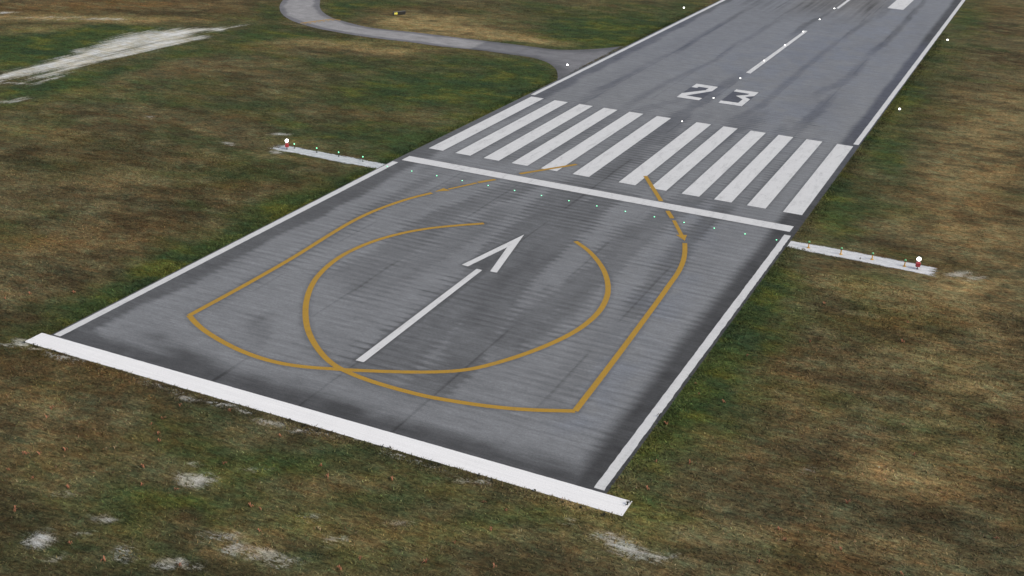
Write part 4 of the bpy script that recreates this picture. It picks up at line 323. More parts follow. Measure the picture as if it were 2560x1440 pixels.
# ------------------------------------------------------------------ runway surface
RX0, RX1, RY0, RY1 = -23.0, 22.98, -60.6, 172.0
rx = np.arange(RX0, RX1 + .001, (RX1 - RX0) / 300); ry = np.concatenate([np.arange(RY0, 60, .24), np.arange(60, RY1, .4), np.geomspace(RY1, 2400, 40)])
def left_edge(y): return np.interp(y, [-60, -7, 31, 120, 400], [-22.84, -23.5, -23.3, -22.95, -22.4])
X2, Y2 = np.meshgrid(rx, ry, indexing='xy'); x = X2.ravel(); y = Y2.ravel()
x = x + (left_edge(y) - RX0) * np.clip((-17 - x) / 6, 0, 1)
def poly_x(pts, yy):
    p = sorted(pts, key=lambda q: q[1]); return np.interp(yy, [q[1] for q in p], [q[0] for q in p]), p[0][1], p[-1][1]
def wear_field(x, y):
    row = .95; ph = y / row + .12 * (fbm(x * .1, y * .1, 5, 2) - .5) * 4
    tooth = (1 - np.abs((ph % 1) - .5) * 2) ** 1.5                       # 0..1 once per groove
    rid = np.floor(ph); rr = vnoise(rid * .91 + .5, x * .16 + 7, 9)      # each groove its own reach
    fine = np.abs(((y / .32) % 1) - .5) * 2
    D = np.zeros_like(x)
    jag = (1.25 * tooth * (.4 + 1.5 * rr)) * sstep(75, 35, y) + (fine - .5) * .35 + (fbm(x * .9, y * .22, 17, 3) - .5) * 2.2
    for pts, w, a in BANDS:
        cx, y0, y1 = poly_x(pts, y)
        d = np.abs(x - cx)
        ends = sstep(y0 - 2.5 - 8 * (y0 > 0), y0 + 3, y) * sstep(y1 + 2.5 + 10 * (y1 > 20), y1 - 3, y)
        ww = w * .8 + .9 * jag * (.45 if w < 1 else .9)
        far_ = sstep(10, 60, y); ww = ww * (1 - .42 * far_)
        D = np.maximum(D, a * (.84 - .06 * far_) * ends * sstep(ww + .55, ww - .35, d) * (.6 + .8 * fbm(x * .5, y * .12, 23, 3)))
    # dark shoulders inside the edge lines
    sj = .35 * (jag - .6) + (fbm(x * .3, y * .15, 37, 3) - .5) * 1.4
    near = sstep(20, -40, y)
    D = np.maximum(D, (.62 + .05 * near) * sstep(-20.2 + sj + .5, -20.9 + sj, x))
    D = np.maximum(D, (.84 + .14 * near) * sstep(20.1 - sj * .35 - .5 * near, 21.2 - sj * .2, x))
    # sooty end of the pavement
    e = np.zeros_like(x)
    for cx, cy, a, b, c, d, amt in SMUDGE:
        q = (a * (x - cx) + b * (y - cy)) ** 2 + (c * (x - cx) + d * (y - cy)) ** 2; k = q < 9
        e[k] += amt * np.exp(-q[k])
    e = np.where(y > 90, e * np.clip(.05 + 2.4 * (fbm(x * 2.6, y * .03, 73, 3) - .38), 0, 1.6), e)
    e = np.clip(e, 0, 1) * (.5 + 1.0 * fbm(x * .35, y * .5, 43, 4))
    D = np.maximum(D, np.clip(e * .8, 0, .8))
    D = np.maximum(D, .82 * sstep(-56.4 + 5.0 * (fbm(x * .13, y * .25, 47, 4) - .5), -58.9 + 1.5 * (fbm(x * .13, y * .25, 47, 4) - .5), y))
    # general groove hatching where the surface is worn
    patch = np.clip(.15 + 1.0 * sstep(.38, .60, fbm(x * .11, y * .045, 53, 4)) + .5 * sstep(6, 16, x) * sstep(0, -20, y), 0, 1)
    D += .42 * (tooth - .38) * (.35 + .9 * rr) * patch * sstep(75, 25, y) * sstep(-20.5, -18.5, x) * sstep(21.2, 20, x) * sstep(-57, -53, y) + .05 * (fine - .5) * sstep(140, 60, y)
    D += .34 * (fbm(x * .25, y * .06, 59, 4) - .5) + .20 * (fbm(x * .9, y * .9, 67, 3) - .5)
    # paving joints
    for jx in (-14.7, -7.5, 0, 7.5, 14.7):
        D += .30 * sstep(.17, .04, np.abs(x - jx - .25 * (fbm(y * .2, y * 0 + jx, 3, 2) - .5))) * sstep(.35, .6, fbm(y * .15 + jx, y * 0, 6, 3))
    # rubber laid down in the touchdown area
    tdz = sstep(112, 140, y) * sstep(9.5, 5.5, np.abs(x)); st = fbm(x * 3.2, y * .03, 73, 3)
    D += tdz * (.24 + .8 * (st - .45))
    # darkened asphalt hugging the paint
    def halo(d, a): return a * sstep(.42, .08, d + .25 * (fbm(x * 1.3, y * 1.3, 139, 2) - .5))
    def box_d(x0, x1, y0, y1): return np.hypot(np.maximum(np.maximum(x0 - x, x - x1), 0), np.maximum(np.maximum(y0 - y, y - y1), 0))
    h = np.zeros_like(x)
    for a_, b_ in STRIPES: h = np.maximum(h, halo(box_d(a_, b_, 0, 30), .30))
    h = np.maximum(h, halo(box_d(TBAR[0], TBAR[1], TBAR[2], TBAR[3]), .34)); h = np.maximum(h, halo(box_d(-.3, .3, -51.7, -30.9) * .8, .40)); h = np.maximum(h, halo(box_d(-.1, .5, 63.5, 105.3), .25))
    def seg_d(p, q):
        p, q = np.array(p), np.array(q); k = (x > min(p[0], q[0]) - 1.2) & (x < max(p[0], q[0]) + 1.2) & (y > min(p[1], q[1]) - 1.2) & (y < max(p[1], q[1]) + 1.2)
        d = np.full_like(x, 9.); r = q - p; t = np.clip(((x[k] - p[0]) * r[0] + (y[k] - p[1]) * r[1]) / (r @ r), 0, 1); d[k] = np.hypot(x[k] - p[0] - t * r[0], y[k] - p[1] - t * r[1]); return d
    dd = np.full_like(x, 9.)
    for P_ in (Y_A, Y_B, Y_C, Y_D, *Y_SEG):
        for p, q in zip(P_[:-1], P_[1:]): dd = np.minimum(dd, seg_d(p, q))
    h = np.maximum(h, halo(dd - .22, .32))
    dd = np.full_like(x, 9.)
    for p, q in zip(HEAD, HEAD[1:] + HEAD[:1]): dd = np.minimum(dd, seg_d(p, q))
    h = np.maximum(h, halo(dd * .8, .40))
    D = np.maximum(D, D * .6 + h)
    k = (np.abs(x + .4) < 1.2) & (y > -31.2) & (y < -25) ; D[k] = np.maximum(D[k], .75 * (.7 + .5 * fbm(x[k] * .7, y[k] * .5, 5, 3)) * sstep(-24.5, -27, y[k]) * sstep(1.25, .8, np.abs(x[k] + .4) - .12 * (-31 - y[k])))
    for pts in DARKQ:
        xs_ = [p[0] for p in pts]; ys_ = [p[1] for p in pts]
        k = (x > min(xs_) - .1) & (x < max(xs_) + .1) & (y > min(ys_) - .1) & (y < max(ys_) + .1)
        D[k] = np.maximum(D[k], .78)
    return np.clip(D, -.25, 1.05)
D = wear_field(x, y)
light = np.array([.188, .196, .204]); dark = np.array([.049, .0500, .0515])
bl = np.zeros_like(x)
for cx, cy, a, b, c, d, amt in BLUE:
    q = (a * (x - cx) + b * (y - cy)) ** 2 + (c * (x - cx) + d * (y - cy)) ** 2
    bl += amt * np.exp(-q)
bl = np.clip(bl, 0, 1) * sstep(.35, .65, fbm(x * .4, y * .3, 91, 4))
base = light[None] * (1 - .55 * bl[:, None]) + np.array([.155, .178, .222])[None] * .55 * bl[:, None]
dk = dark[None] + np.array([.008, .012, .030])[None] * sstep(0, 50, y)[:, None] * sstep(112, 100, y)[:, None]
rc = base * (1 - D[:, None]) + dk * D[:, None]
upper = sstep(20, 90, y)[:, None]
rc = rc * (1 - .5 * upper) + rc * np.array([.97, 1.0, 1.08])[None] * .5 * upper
brown = (sstep(115, 145, y) * sstep(11, 6, np.abs(x)))[:, None]
rc = rc * (1 - brown) + rc * np.array([1.05, 1.0, .93])[None] * brown
i = np.arange(x.size).reshape(len(ry), len(rx))
F = np.stack([i[:-1, :-1].ravel(), i[:-1, 1:].ravel(), i[1:, 1:].ravel(), i[1:, :-1].ravel()], 1)
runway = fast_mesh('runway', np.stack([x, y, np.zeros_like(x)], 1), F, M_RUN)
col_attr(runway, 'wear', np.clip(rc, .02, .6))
tag(runway, 'grey grooved asphalt runway with white and yellow markings', 'runway', kind='structure')

# ------------------------------------------------------------------ markings (children of the runway)
Z1, Z2, Z3 = .004, .008, .012
def ragged(p, q, amp, st):
    """points from p to q with a slightly uneven painted edge"""
    p, q = np.array(p, float), np.array(q, float); n = max(1, int(np.linalg.norm(q - p) / st)); t = (q - p) / max(1e-6, np.linalg.norm(q - p)); nr = np.array([-t[1], t[0]])
    return [tuple(p + (q - p) * k / n + (nr * rng.uniform(-amp, amp) if 0 < k else 0)) for k in range(n)]
def quad_strip(name, x0, x1, y0, y1, mat, z, amp=0.0, st=.5, parent=runway):
    """a painted bar along y, its two long sides uneven by amp"""
    n = max(1, int((y1 - y0) / st)) if amp > 0 else 1
    v = []; f = []
    for k in range(n + 1):
        yy = y0 + (y1 - y0) * k / n
        v += [(x0 + rng.uniform(-amp, amp) * .7, yy, z), (x1 + rng.uniform(-amp, amp), yy, z)]
        if k: a = 2 * (k - 1); f.append((a, a + 1, a + 3, a + 2))
    return mesh_obj(name, v, f, mat, parent)
def poly(name, pts, mat, z, parent=runway):
    a = sum(pts[i][0] * pts[(i + 1) % len(pts)][1] - pts[(i + 1) % len(pts)][0] * pts[i][1] for i in range(len(pts)))
    if a < 0: pts = pts[::-1]
    return mesh_obj(name, [(p[0], p[1], z) for p in pts], [tuple(range(len(pts)))], mat, parent)
def ribbon(name, pts, w, mat, z, parent=runway, smooth=0):
    P = [np.array(p, float) for p in pts]
    for _ in range(smooth):
        Q = [P[0]]
        for a, b in zip(P[:-1], P[1:]): Q += [a * .75 + b * .25, a * .25 + b * .75]
        P = Q + [P[-1]]
    v = []; f = []
    for k, p in enumerate(P):
        t = P[min(k + 1, len(P) - 1)] - P[max(k - 1, 0)]; t /= np.linalg.norm(t); n = np.array([-t[1], t[0]])
        v += [(*(p + n * w / 2), z), (*(p - n * w / 2), z)]
        if k: a = 2 * (k - 1); f.append((a + 1, a + 3, a + 2, a))
    return mesh_obj(name, v, f, mat, parent)
for a, b in STRIPES: quad_strip('threshold_stripe', a, b, 0.0, 30.0, M_WHITE, Z1)
bar_w = []
n = 60
v = []; f = []
for k in range(n + 1):
    xx = TBAR[0] + (TBAR[1] - TBAR[0]) * k / n; v += [(xx, TBAR[2], Z3), (xx, TBAR[3], Z3)]
    if k: a = 2 * (k - 1); f.append((a, a + 2, a + 3, a + 1))
mesh_obj('threshold_bar', v, f, M_WHITE, runway)
def fill_bar(name, x0, x1, y0, y1, mat, z, amp, st):
    n = int((x1 - x0) / st); v = []; f = []
    for k in range(n + 1):
        xx = x0 + (x1 - x0) * k / n; e = amp if 0 < k < n else 0
        v += [(xx, y0 + rng.uniform(-e, e), z), (xx, y1 + rng.uniform(-e, e) * .4, z)]
        if k: a = 2 * (k - 1); f.append((a, a + 2, a + 3, a + 1))
    return mesh_obj(name, v, f, mat, runway)
tag(fill_bar('end_bar', EBAR[0], EBAR[1], EBAR[2], EBAR[3], M_BAR, Z3, .02, .3), 'broad bright white bar across the near runway end')
v = []; f = []; n = 110
for k in range(n + 1):
    yy = -59.5 + 52.7 * k / n; u = k / n
    v += [(-22.68 - .68 * u + rng.uniform(-.015, .015), yy, Z1), (-22.02 - .60 * u + rng.uniform(-.015, .015), yy, Z1)]
    if k: a = 2 * (k - 1); f.append((a, a + 1, a + 3, a + 2))
mesh_obj('edge_line', v, f, M_EDGE, runway)
quad_strip('edge_line', 22.03, 22.72, -59.4, -6.9, M_EDGE, Z1, .03, .475)
for s, x0, x1 in ((-1, -22.95, -22.33), (1, 22.14, 22.80)):
    v = []; f = []; ys = list(np.arange(31.0, 170, 1.2)) + [300, 700, 2300]
    for k, yy in enumerate(ys):
        sh = (.0052 * (yy - 31) if s < 0 else .0012 * (yy - 31)) if yy < 175 else (.7 if s < 0 else .15)
        v += [(x0 + sh * .62 + rng.uniform(-.02, .02), yy, Z1), (x1 + sh * .8 + rng.uniform(-.02, .02), yy, Z1)]
        if k: a = 2 * (k - 1); f.append((a, a + 1, a + 3, a + 2))
    mesh_obj('edge_line', v, f, M_EDGE, runway)
tag(poly('runway_number', DIG2, M_WHITE, Z1), 'white painted figure 2')
tag(poly('runway_number', DIG3, M_WHITE, Z1), 'white painted figure 3')
poly('arrow_shaft', SHAFT, M_WHITE, Z1); poly('arrow_head', HEAD, M_WHITE, Z1)
poly('centre_line_dash', DASH1, M_WHITE, Z1)
poly('centre_line_dash', [(DASH2[0][0], DASH2[0][1]), (DASH2[1][0], DASH2[1][1]), (.85, 177), (.2, 177)], M_WHITE, Z1)
poly('touchdown_marking', [(9.46, 142.5), (12.7, 142.4), (12.95, 165), (9.65, 165)], M_WHITE, Z1)
lab = 'yellow turn line'
ribbon('turn_line', Y_A, .47, M_YEL, Z1, smooth=2)
ribbon('turn_line', Y_B, .49, M_YEL, Z1 + .001, smooth=2)
ribbon('turn_line', Y_C, .49, M_YEL, Z2, smooth=2)
ribbon('turn_line', Y_D, .47, M_YEL, Z2 + .002, smooth=2)
for sg, w in zip(Y_SEG, (.48, .48, .34, .48, .48, .40)): ribbon('turn_line', sg, w, M_YEL, Z2)
for tp in Y_TIP: poly('turn_arrow_head', tp, M_YEL, Z2 + .001)

# ------------------------------------------------------------------ taxiway
def resample(P, n):
    P = np.array(P, float); d = np.concatenate([[0], np.cumsum(np.linalg.norm(np.diff(P, axis=0), axis=1))]); t = np.linspace(0, d[-1], n)
    return np.stack([np.interp(t, d, P[:, 0]), np.interp(t, d, P[:, 1])], 1)
def smooth_poly(P, k=2):
    P = [np.array(p, float) for p in P]
    for _ in range(k):
        Q = [P[0]]
        for a, b in zip(P[:-1], P[1:]): Q += [a * .75 + b * .25, a * .25 + b * .75]
        P = Q + [P[-1]]
    return P
na, nb = 240, 26
A = resample(smooth_poly(TW_FAR), na); Bp = resample(smooth_poly(TW_NEAR), na)
t = np.linspace(0, 1, nb)
TP = A[:, None, :] * (1 - t)[None, :, None] + Bp[:, None, :] * t[None, :, None]
tx, ty = TP[..., 0].ravel(), TP[..., 1].ravel()
edge = np.minimum(t, 1 - t)[None, :].repeat(na, 0).ravel()
split = sstep(-.4, .4, (tx - (-44.1 - .08 * (ty - 57))))       # darker asphalt nearest the runway
nz = fbm(tx * .12 + ty * .4, ty * .5, 101, 4); n2 = fbm(tx * .8, ty * .8, 107, 3)
lightc = np.array([.275, .272, .272]); edgec = np.array([.150, .150, .158]); darkc = np.array([.135, .136, .142])
ew = sstep(.20 + .22 * (nz - .5), .10 + .22 * (nz - .5), edge)
tc = lightc[None] * (1 - ew[:, None]) + edgec[None] * ew[:, None]
dc = darkc[None] * (.8 + .5 * sstep(.05, .3, edge)[:, None])
tc = tc * (1 - split[:, None]) + dc * split[:, None]
tc = tc * (.8 + .4 * n2 + .2 * (nz - .5))[:, None]
i = np.arange(na * nb).reshape(na, nb)
F = np.stack([i[:-1, :-1].ravel(), i[1:, :-1].ravel(), i[1:, 1:].ravel(), i[:-1, 1:].ravel()], 1)
taxi = fast_mesh('taxiway', np.stack([tx, ty, np.full_like(tx, -.006)], 1), F, M_TAXI); col_attr(taxi, 'wear', tc)
tag(taxi, 'narrow pale grey taxiway curving away from the runway', 'taxiway', kind='structure')
ribbon('holding_line', HOLD, .5, M_YEL, .0, taxi)
hp = [np.array(h) for h in HOLD]
for off in (.9,):
    for k in range(7):
        p = hp[0] + (hp[1] - hp[0]) * (k + .1) / 7; q2 = hp[0] + (hp[1] - hp[0]) * (k + .6) / 7
        d = np.array([off, -.25]); ribbon('holding_dash', [p + d, q2 + d], .35, M_YEL, .0, taxi)

# ------------------------------------------------------------------ white gravel wings
def strip_mat(name, lo, hi, cut):
    m, nt, bs = new_mat(name)
    fine = noise(nt, (6, 9, 4), 4, .75); mid = noise(nt, (1.0, 2.6, 1), 4, .6); ef = attr(nt, 'edge').outputs['Fac']
    c = mixc(nt, remap(nt, mid, .3, .7, 0, 1), lo, hi)
    L(nt, vscale(nt, c, remap(nt, fine, .3, .7, .76, 1.16)), bs.inputs['Base Color']); bs.inputs['Roughness'].default_value = 1
    bump(nt, bs, fine, .4, .05)
    f = math2(nt, 'ADD', ef, remap(nt, math2(nt, 'ADD', fine, mid), .7, 1.3, -cut, cut)); f = remap(nt, f, .12, .42, 0, 1)
    tr = N(nt, 'ShaderNodeBsdfTransparent'); mx = N(nt, 'ShaderNodeMixShader'); L(nt, f, mx.inputs[0]); L(nt, tr.outputs[0], mx.inputs[1]); L(nt, bs.outputs[0], mx.inputs[2])
    L(nt, mx.outputs[0], nt.nodes['Material Output'].inputs['Surface']); return m
def strip(x0, x1, yc, hw, mat, label, runx):
    """a band of gravel raked over the grass, thinning out at its borders and outer end"""
    nx_, ny_ = 160, 14; t = np.linspace(0, 1, nx_); q = np.linspace(-1, 1, ny_)
    xx = x0 + (x1 - x0) * t; w_ = hw * (1 + .35 * (fbm(xx * .5, xx * 0, 131, 3) - .5)) * 1.3; yy = np.interp(xx, *yc) + .25 * (fbm(xx * .3, xx * 0 + 9, 137, 3) - .5)
    PX = np.repeat(xx[:, None], ny_, 1); PY = yy[:, None] + q[None] * w_[:, None]
    e = np.minimum((1 - np.abs(q))[None].repeat(nx_, 0) * 1.6, np.minimum(1, np.abs(PX - runx) / 2.4))
    i = np.arange(nx_ * ny_).reshape(nx_, ny_); F = np.stack([i[:-1, :-1].ravel(), i[1:, :-1].ravel(), i[1:, 1:].ravel(), i[:-1, 1:].ravel()], 1)
    o = fast_mesh('gravel_path', np.stack([PX.ravel(), PY.ravel(), np.full(PX.size, -.024)], 1), F, mat); val_attr(o, 'edge', e.ravel())
    return tag(o, label, 'gravel strip', kind='structure')
strip(-38.3, -23.05, ([-38.3, -23], [-9.15, -9.2]), .92, strip_mat('grey_gravel', (.38, .41, .42), (.62, .65, .66), .40), 'grey white gravel strip reaching left from the runway threshold', -38.3)
strip(23.02, 37.3, ([23, 37.9], [-9.2, -9.35]), .95, strip_mat('white_gravel', (.50, .515, .53), (.70, .71, .715), .16), 'bright white gravel strip with yellow posts right of the runway', 37.3)

# ------------------------------------------------------------------ grass tufts standing in the field
def inside(P, x, y):
    r = np.zeros(len(x), bool); n = len(P)
    for k in range(n):
        (x1, y1), (x2, y2) = P[k], P[(k + 1) % n]
        c = ((y1 > y) != (y2 > y)); xx = (x2 - x1) * (y - y1) / (y2 - y1 + 1e-12) + x1
        r ^= c & (x < xx)
    return r
def off_pave(x, y, mg=.08):
    k = ~((x > left_edge(y) - mg) & (x < RX1 + mg) & (y > RY0))
    k &= ~((x > EBAR[0] - .05) & (x < EBAR[1] + .05) & (y > EBAR[2] - .02) & (y < EBAR[3] + .1))
    k &= ~inside(list(map(tuple, A[::4])) + list(map(tuple, Bp[::-4])), x, y)
    return k
def tufts(count, x0, x1, y0, y1, hmin, hmax):
    x = rng.uniform(x0, x1, count); y = rng.uniform(y0, y1, count)
    # keep what the photograph's view can show, plus a margin
    k = off_pave(x, y) & (np.abs((x - CAM_LOC[0]) * .914 + (y - CAM_LOC[1]) * .407) < (.50 * np.hypot(x - CAM_LOC[0], y - CAM_LOC[1]) + 10))
    return x[k], y[k], rng.uniform(hmin, hmax, k.sum())
T = [tufts(150000, -62, 62, -90, -15, .05, .13), tufts(70000, -140, 68, -40, 110, .06, .15)]
# denser tufts right against the paving
ye = rng.uniform(-61, 120, 9000); T.append((left_edge(ye) - .1 - np.abs(rng.normal(0, .7, 9000)), ye, rng.uniform(.07, .17, 9000)))
ye = rng.uniform(-61, 120, 9000); T.append((RX1 + .1 + np.abs(rng.normal(0, .7, 9000)), ye, rng.uniform(.07, .17, 9000)))
xe = rng.uniform(EBAR[0], EBAR[1], 5000); T.append((xe, EBAR[2] - .05 - np.abs(rng.normal(0, .5, 5000)), rng.uniform(.05, .13, 5000)))
bx = np.concatenate([t_[0] for t_ in T]); by = np.concatenate([t_[1] for t_ in T]); bh = np.concatenate([t_[2] for t_ in T])
k = off_pave(bx, by, .04) & ~inside(STRIP_L, bx, by) & ~inside(STRIP_R, bx, by); bx, by, bh = bx[k], by[k], bh[k]
bc, bs_ = field(bx.copy(), by.copy())
k = bs_ < .45 + .3 * rng.rand(len(bx)); bx, by, bh, bc = bx[k], by[k], bh[k], bc[k]
nbld = 3; n = len(bx)
ox = np.repeat(bx, nbld) + rng.normal(0, .05, n * nbld); oy = np.repeat(by, nbld) + rng.normal(0, .05, n * nbld); oh = np.repeat(bh, nbld) * rng.uniform(.6, 1.2, n * nbld)
an = rng.uniform(0, 2 * math.pi, n * nbld); wd = rng.uniform(.018, .05, n * nbld); ln = rng.uniform(.8, 2.4, n * nbld) * oh; la = an + math.pi / 2 + rng.normal(0, .6, n * nbld)
ca, sa = np.cos(an) * wd, np.sin(an) * wd
V = np.stack([np.stack([ox - ca, oy - sa, np.full_like(ox, -.03)], 1), np.stack([ox + ca, oy + sa, np.full_like(ox, -.03)], 1),
              np.stack([ox + np.cos(la) * ln, oy + np.sin(la) * ln, oh - .03], 1)], 1).reshape(-1, 3)
grass = fast_mesh('grass', V, np.arange(len(V)).reshape(-1, 3), M_BLADE)
bcol = np.repeat(bc, nbld * 3, 0) * np.repeat(rng.lognormal(.17, .34, n * nbld), 3)[:, None] * np.repeat(1 + rng.normal(0, .07, (n * nbld, 3)), 3, 0)
col_attr(grass, 'patch', np.clip(bcol, .005, .5))
tag(grass, 'short rough grass tufts covering the airfield', 'grass', kind='stuff')

# ------------------------------------------------------------------ small plants one can count
M_SPRIG = plain('orange_dry_leaf', (.38, .155, .085), .8, 0, .3); M_PALE = plain('straw_leaf', (.40, .30, .17), .8, 0, .3); M_DWEED = plain('dark_weed_leaf', (.022, .026, .016), .9, 0, .3)
def sprig_mesh(mat, seed, h, nb_, w):
    r = random.Random(seed); mb = MB()
    for _ in range(nb_):
        a = r.uniform(0, 2 * math.pi); reach = r.uniform(.25, .9) * h; top = h * r.uniform(.6, 1.05); ww = w * r.uniform(.7, 1.3)
        pts = [(0, 0), (reach * .35, top * .75), (reach * .75, top), (reach * 1.1, top * .72), (reach * 1.25, top * .35)]
        c, s = math.cos(a), math.sin(a); v = []; f = []
        for i_, (d, z) in enumerate(pts):
            hw = ww * (1, 1.1, .9, .6, .1)[i_]
            v += [(c * d - s * hw, s * d + c * hw, z), (c * d + s * hw, s * d - c * hw, z)]
            if i_: q = 2 * (i_ - 1); f.append((q, q + 1, q + 3, q + 2))
        mb.add(v, f)
    me = bpy.data.meshes.new('sprig'); me.from_pydata(mb.v, [], mb.f); me.update(); me.materials.append(mat); return me
SM = [sprig_mesh(M_SPRIG, k, .34, 6, .024) for k in range(4)]; SP = [sprig_mesh(M_PALE, 20 + k, .36, 4, .02) for k in range(2)]; WM = [sprig_mesh(M_DWEED, 40 + k, .22, 6, .022) for k in range(3)]
for k, (px, py) in enumerate(SPRIGS):
    if not off_pave(np.array([px]), np.array([py]))[0]: continue
    pale = k in (28, 29, 23, 24, 42)
    o = link(bpy.data.objects.new('grass_sprig' if not pale else 'straw_sprig', random.choice(SP if pale else SM)))
    o.location = (px, py, -.03); o.rotation_euler = (0, 0, random.uniform(0, 6.28)); s = random.uniform(.5, .85); o.scale = (s, s, s)
    if pale: tag(o, 'small pale straw coloured sprig standing in the rough foreground grass', 'sprig', 'straw sprigs in the grass')
    else: tag(o, 'small drooping orange sprig standing out of the rough foreground grass', 'sprig', 'orange sprigs in the grass')
for k, (px, py) in enumerate(WEEDS):
    o = link(bpy.data.objects.new('dark_weed', random.choice(WM))); o.location = (px, py, -.03 if py < EBAR[2] else .012); o.rotation_euler = (0, 0, random.uniform(0, 6.28))
    s = random.uniform(.7, 1.3); o.scale = (s, s, s)
    tag(o, 'tiny dark weed tuft growing at the border of white ground', 'weed', 'dark weeds along the white borders')

# ------------------------------------------------------------------ lights
M_STEEL = plain('dark_cast_iron', (.035, .035, .038), .55, .6, .25); M_YPOST = plain('yellow_post_paint', (.62, .33, .03), .5, 0, .18); M_GPOST = plain('dull_green_post', (.05, .06, .04), .7, 0, .2)
M_REDBOX = plain('red_enamel', (.34, .035, .04), .5, 0, .2, 6); M_ARM = plain('galvanised_arm', (.55, .55, .53), .5, .3, .15)
M_WLAMP = lamp_mat('white_lamp_lens', (1, .99, .95), 5.0); M_FLASH = lamp_mat('strobe_lens', (1, 1, .98), 5.0)
M_GLAMP = lamp_mat('green_lamp_lens', (.24, 1, .52), 1.5); M_GLENS = lamp_mat('deep_green_lens', (.02, .36, .07), .3)
def inset(lens):
    t_ = empty('inset_light', (0, 0, 0))
    h = MB(); h.lathe([(.16, .002), (.16, .018), (.13, .03), (.06, .03)], n=24); h.build('housing', M_STEEL, t_)
    l = MB(); l.lathe([(.10, .028), (.105, .05), (.09, .085), (.055, .108), (.012, .116)], n=20); l.build('lens', lens, t_, True)
    return t_
first = inset(M_WLAMP)
CL = ['small white inset light in the gap between the two innermost threshold stripes', 'small white inset light between the painted figures 2 and 3',
      'small white inset light between the figures and the first centre-line dash', 'small white inset light on the near half of the long centre-line dash',
      'small white inset light in the middle of the long centre-line dash', 'small white inset light at the far tip of the long centre-line dash',
      'small white inset light in the gap between two centre-line dashes', 'small white inset light beside the near tip of the farthest centre-line dash']
for k, lb in enumerate(CL):
    o = first if k == 0 else copy_tree(first)
    o.location = (0, 29.2 + 15 * k + (-.1 if k < 2 else -.3), .002); s = .85 + .07 * k; o.scale = (s, s, s)
    tag(o, lb, 'runway light', 'white centre-line lights')
g0 = inset(M_GLAMP)
ORD = ['first', 'second', 'third', 'fourth', 'fifth', 'sixth', 'seventh', 'eighth', 'ninth', 'tenth', 'eleventh', 'twelfth', 'thirteenth']
for k in range(15):
    o = g0 if k == 0 else copy_tree(g0); o.location = (-22.82 + 3.181 * k, -8.95, .008); o.scale = (.66, .66, .66)
    lb = 'green inset light sitting on the left white edge line' if k == 0 else 'green inset light sitting on the right white edge line' if k == 14 else \
        'green inset light, %s from the left edge line in the row below the threshold bar' % ORD[k - 1]
    tag(o, lb, 'threshold light', 'green lights set in the runway before the threshold bar')
def post_light(pm, lens):
    t_ = empty('threshold_post_light', (0, 0, 0))
    b = MB(); b.lathe([(.17, 0), (.17, .03), (.07, .05), (.05, .09)], n=20); b.build('base', pm, t_)
    p = MB(); p.lathe([(.055, .03), (.055, .44), (.075, .46), (.075, .475)], n=14); p.build('post', pm, t_)
    c = MB(); c.lathe([(.085, .475), (.09, .56), (.075, .575)], n=16); c.build('collar', M_STEEL, t_)
    l = MB(); l.lathe([(.08, .57), (.105, .60), (.10, .66), (.065, .715), (.015, .735)], n=20); l.build('lens', lens, t_, True)
    return t_
pr = post_light(M_YPOST, M_GLENS)
for k, (px, py) in enumerate([(24.96, -9.30), (28.11, -9.38), (31.04, -9.19), (34.09, -9.37)]):
    o = pr if k == 0 else copy_tree(pr); o.location = (px, py, -.03)
    tag(o, ['yellow post with green lamp nearest the runway edge on right gravel strip', 'yellow post with green lamp, second from the runway on right gravel strip',
            'yellow post with green lamp, third from the runway on right gravel strip', 'yellow post with green lamp next to the red flasher box'][k], 'post light', 'yellow green-topped posts on the right strip')
pl = post_light(M_GPOST, M_GLAMP)
for k, px in enumerate([-35.62, -32.5, -29.5, -26.25]):
    o = pl if k == 0 else copy_tree(pl); o.location = (px, -8.6, -.03); o.scale = (.6, .6, .86)
    tag(o, ['glowing green light on thin post beside the left red flasher', 'glowing green light on thin post, second from the left red flasher',
            'glowing green light on thin post, third from the left red flasher', 'glowing green light on thin post closest to the runway on left strip'][k], 'post light', 'green lights along the left strip')
def flasher(lens):
    t_ = empty('runway_end_flasher', (0, 0, 0))
    b = MB(); b.lathe([(.12, 0), (.12, .025), (.045, .05)], n=18); b.build('foot', M_STEEL, t_)
    p = MB(); p.lathe([(.035, .03), (.035, .25)], n=12); p.build('stem', M_STEEL, t_)
    x_ = MB(); x_.box((0, 0, .44), (.40, .36, .38), .03); bo = x_.build('control_box', M_REDBOX, t_)
    l2 = MB(); l2.box((0, 0, .64), (.43, .39, .025), .008); l2.build('lid', M_REDBOX, bo)
    for s in (-1, 1):
        a_ = MB(); a_.box((s * .15, 0, .84), (.025, .05, .38), .006); a_.build('bracket_arm', M_ARM, t_)
    h = MB(); pr_ = [(.13, -.02), (.20, .02), (.215, .08), (.215, .10)]
    h.rings([[(r_ * math.cos(a), z_ * -1 + .03, 1.02 + r_ * math.sin(a)) for a in (2 * math.pi * q / 20 for q in range(20))] for r_, z_ in [(.08, -.13), (.16, -.06), (.20, .0), (.20, .03)]])
    la_ = h.build('lamp_housing', M_ARM, t_, True)
    g = MB(); g.rings([[(r_ * math.cos(a), y_, 1.02 + r_ * math.sin(a)) for a in (2 * math.pi * q / 20 for q in range(20))] for r_, y_ in [(.195, .0), (.195, -.04), (.165, -.10), (.10, -.14), (.02, -.155)]])
    g.build('lens', lens, la_, True)
    return t_
fl = flasher(M_FLASH); fl.location = (35.27, -9.47, -.02); fl.rotation_euler = (0, 0, .22)
tag(fl, 'red box flasher with bright white lamp on right gravel strip', 'flasher', 'runway end flashers')
fr = copy_tree(fl); fr.location = (-36.17, -9.3, -.02); fr.rotation_euler = (0, 0, .75)
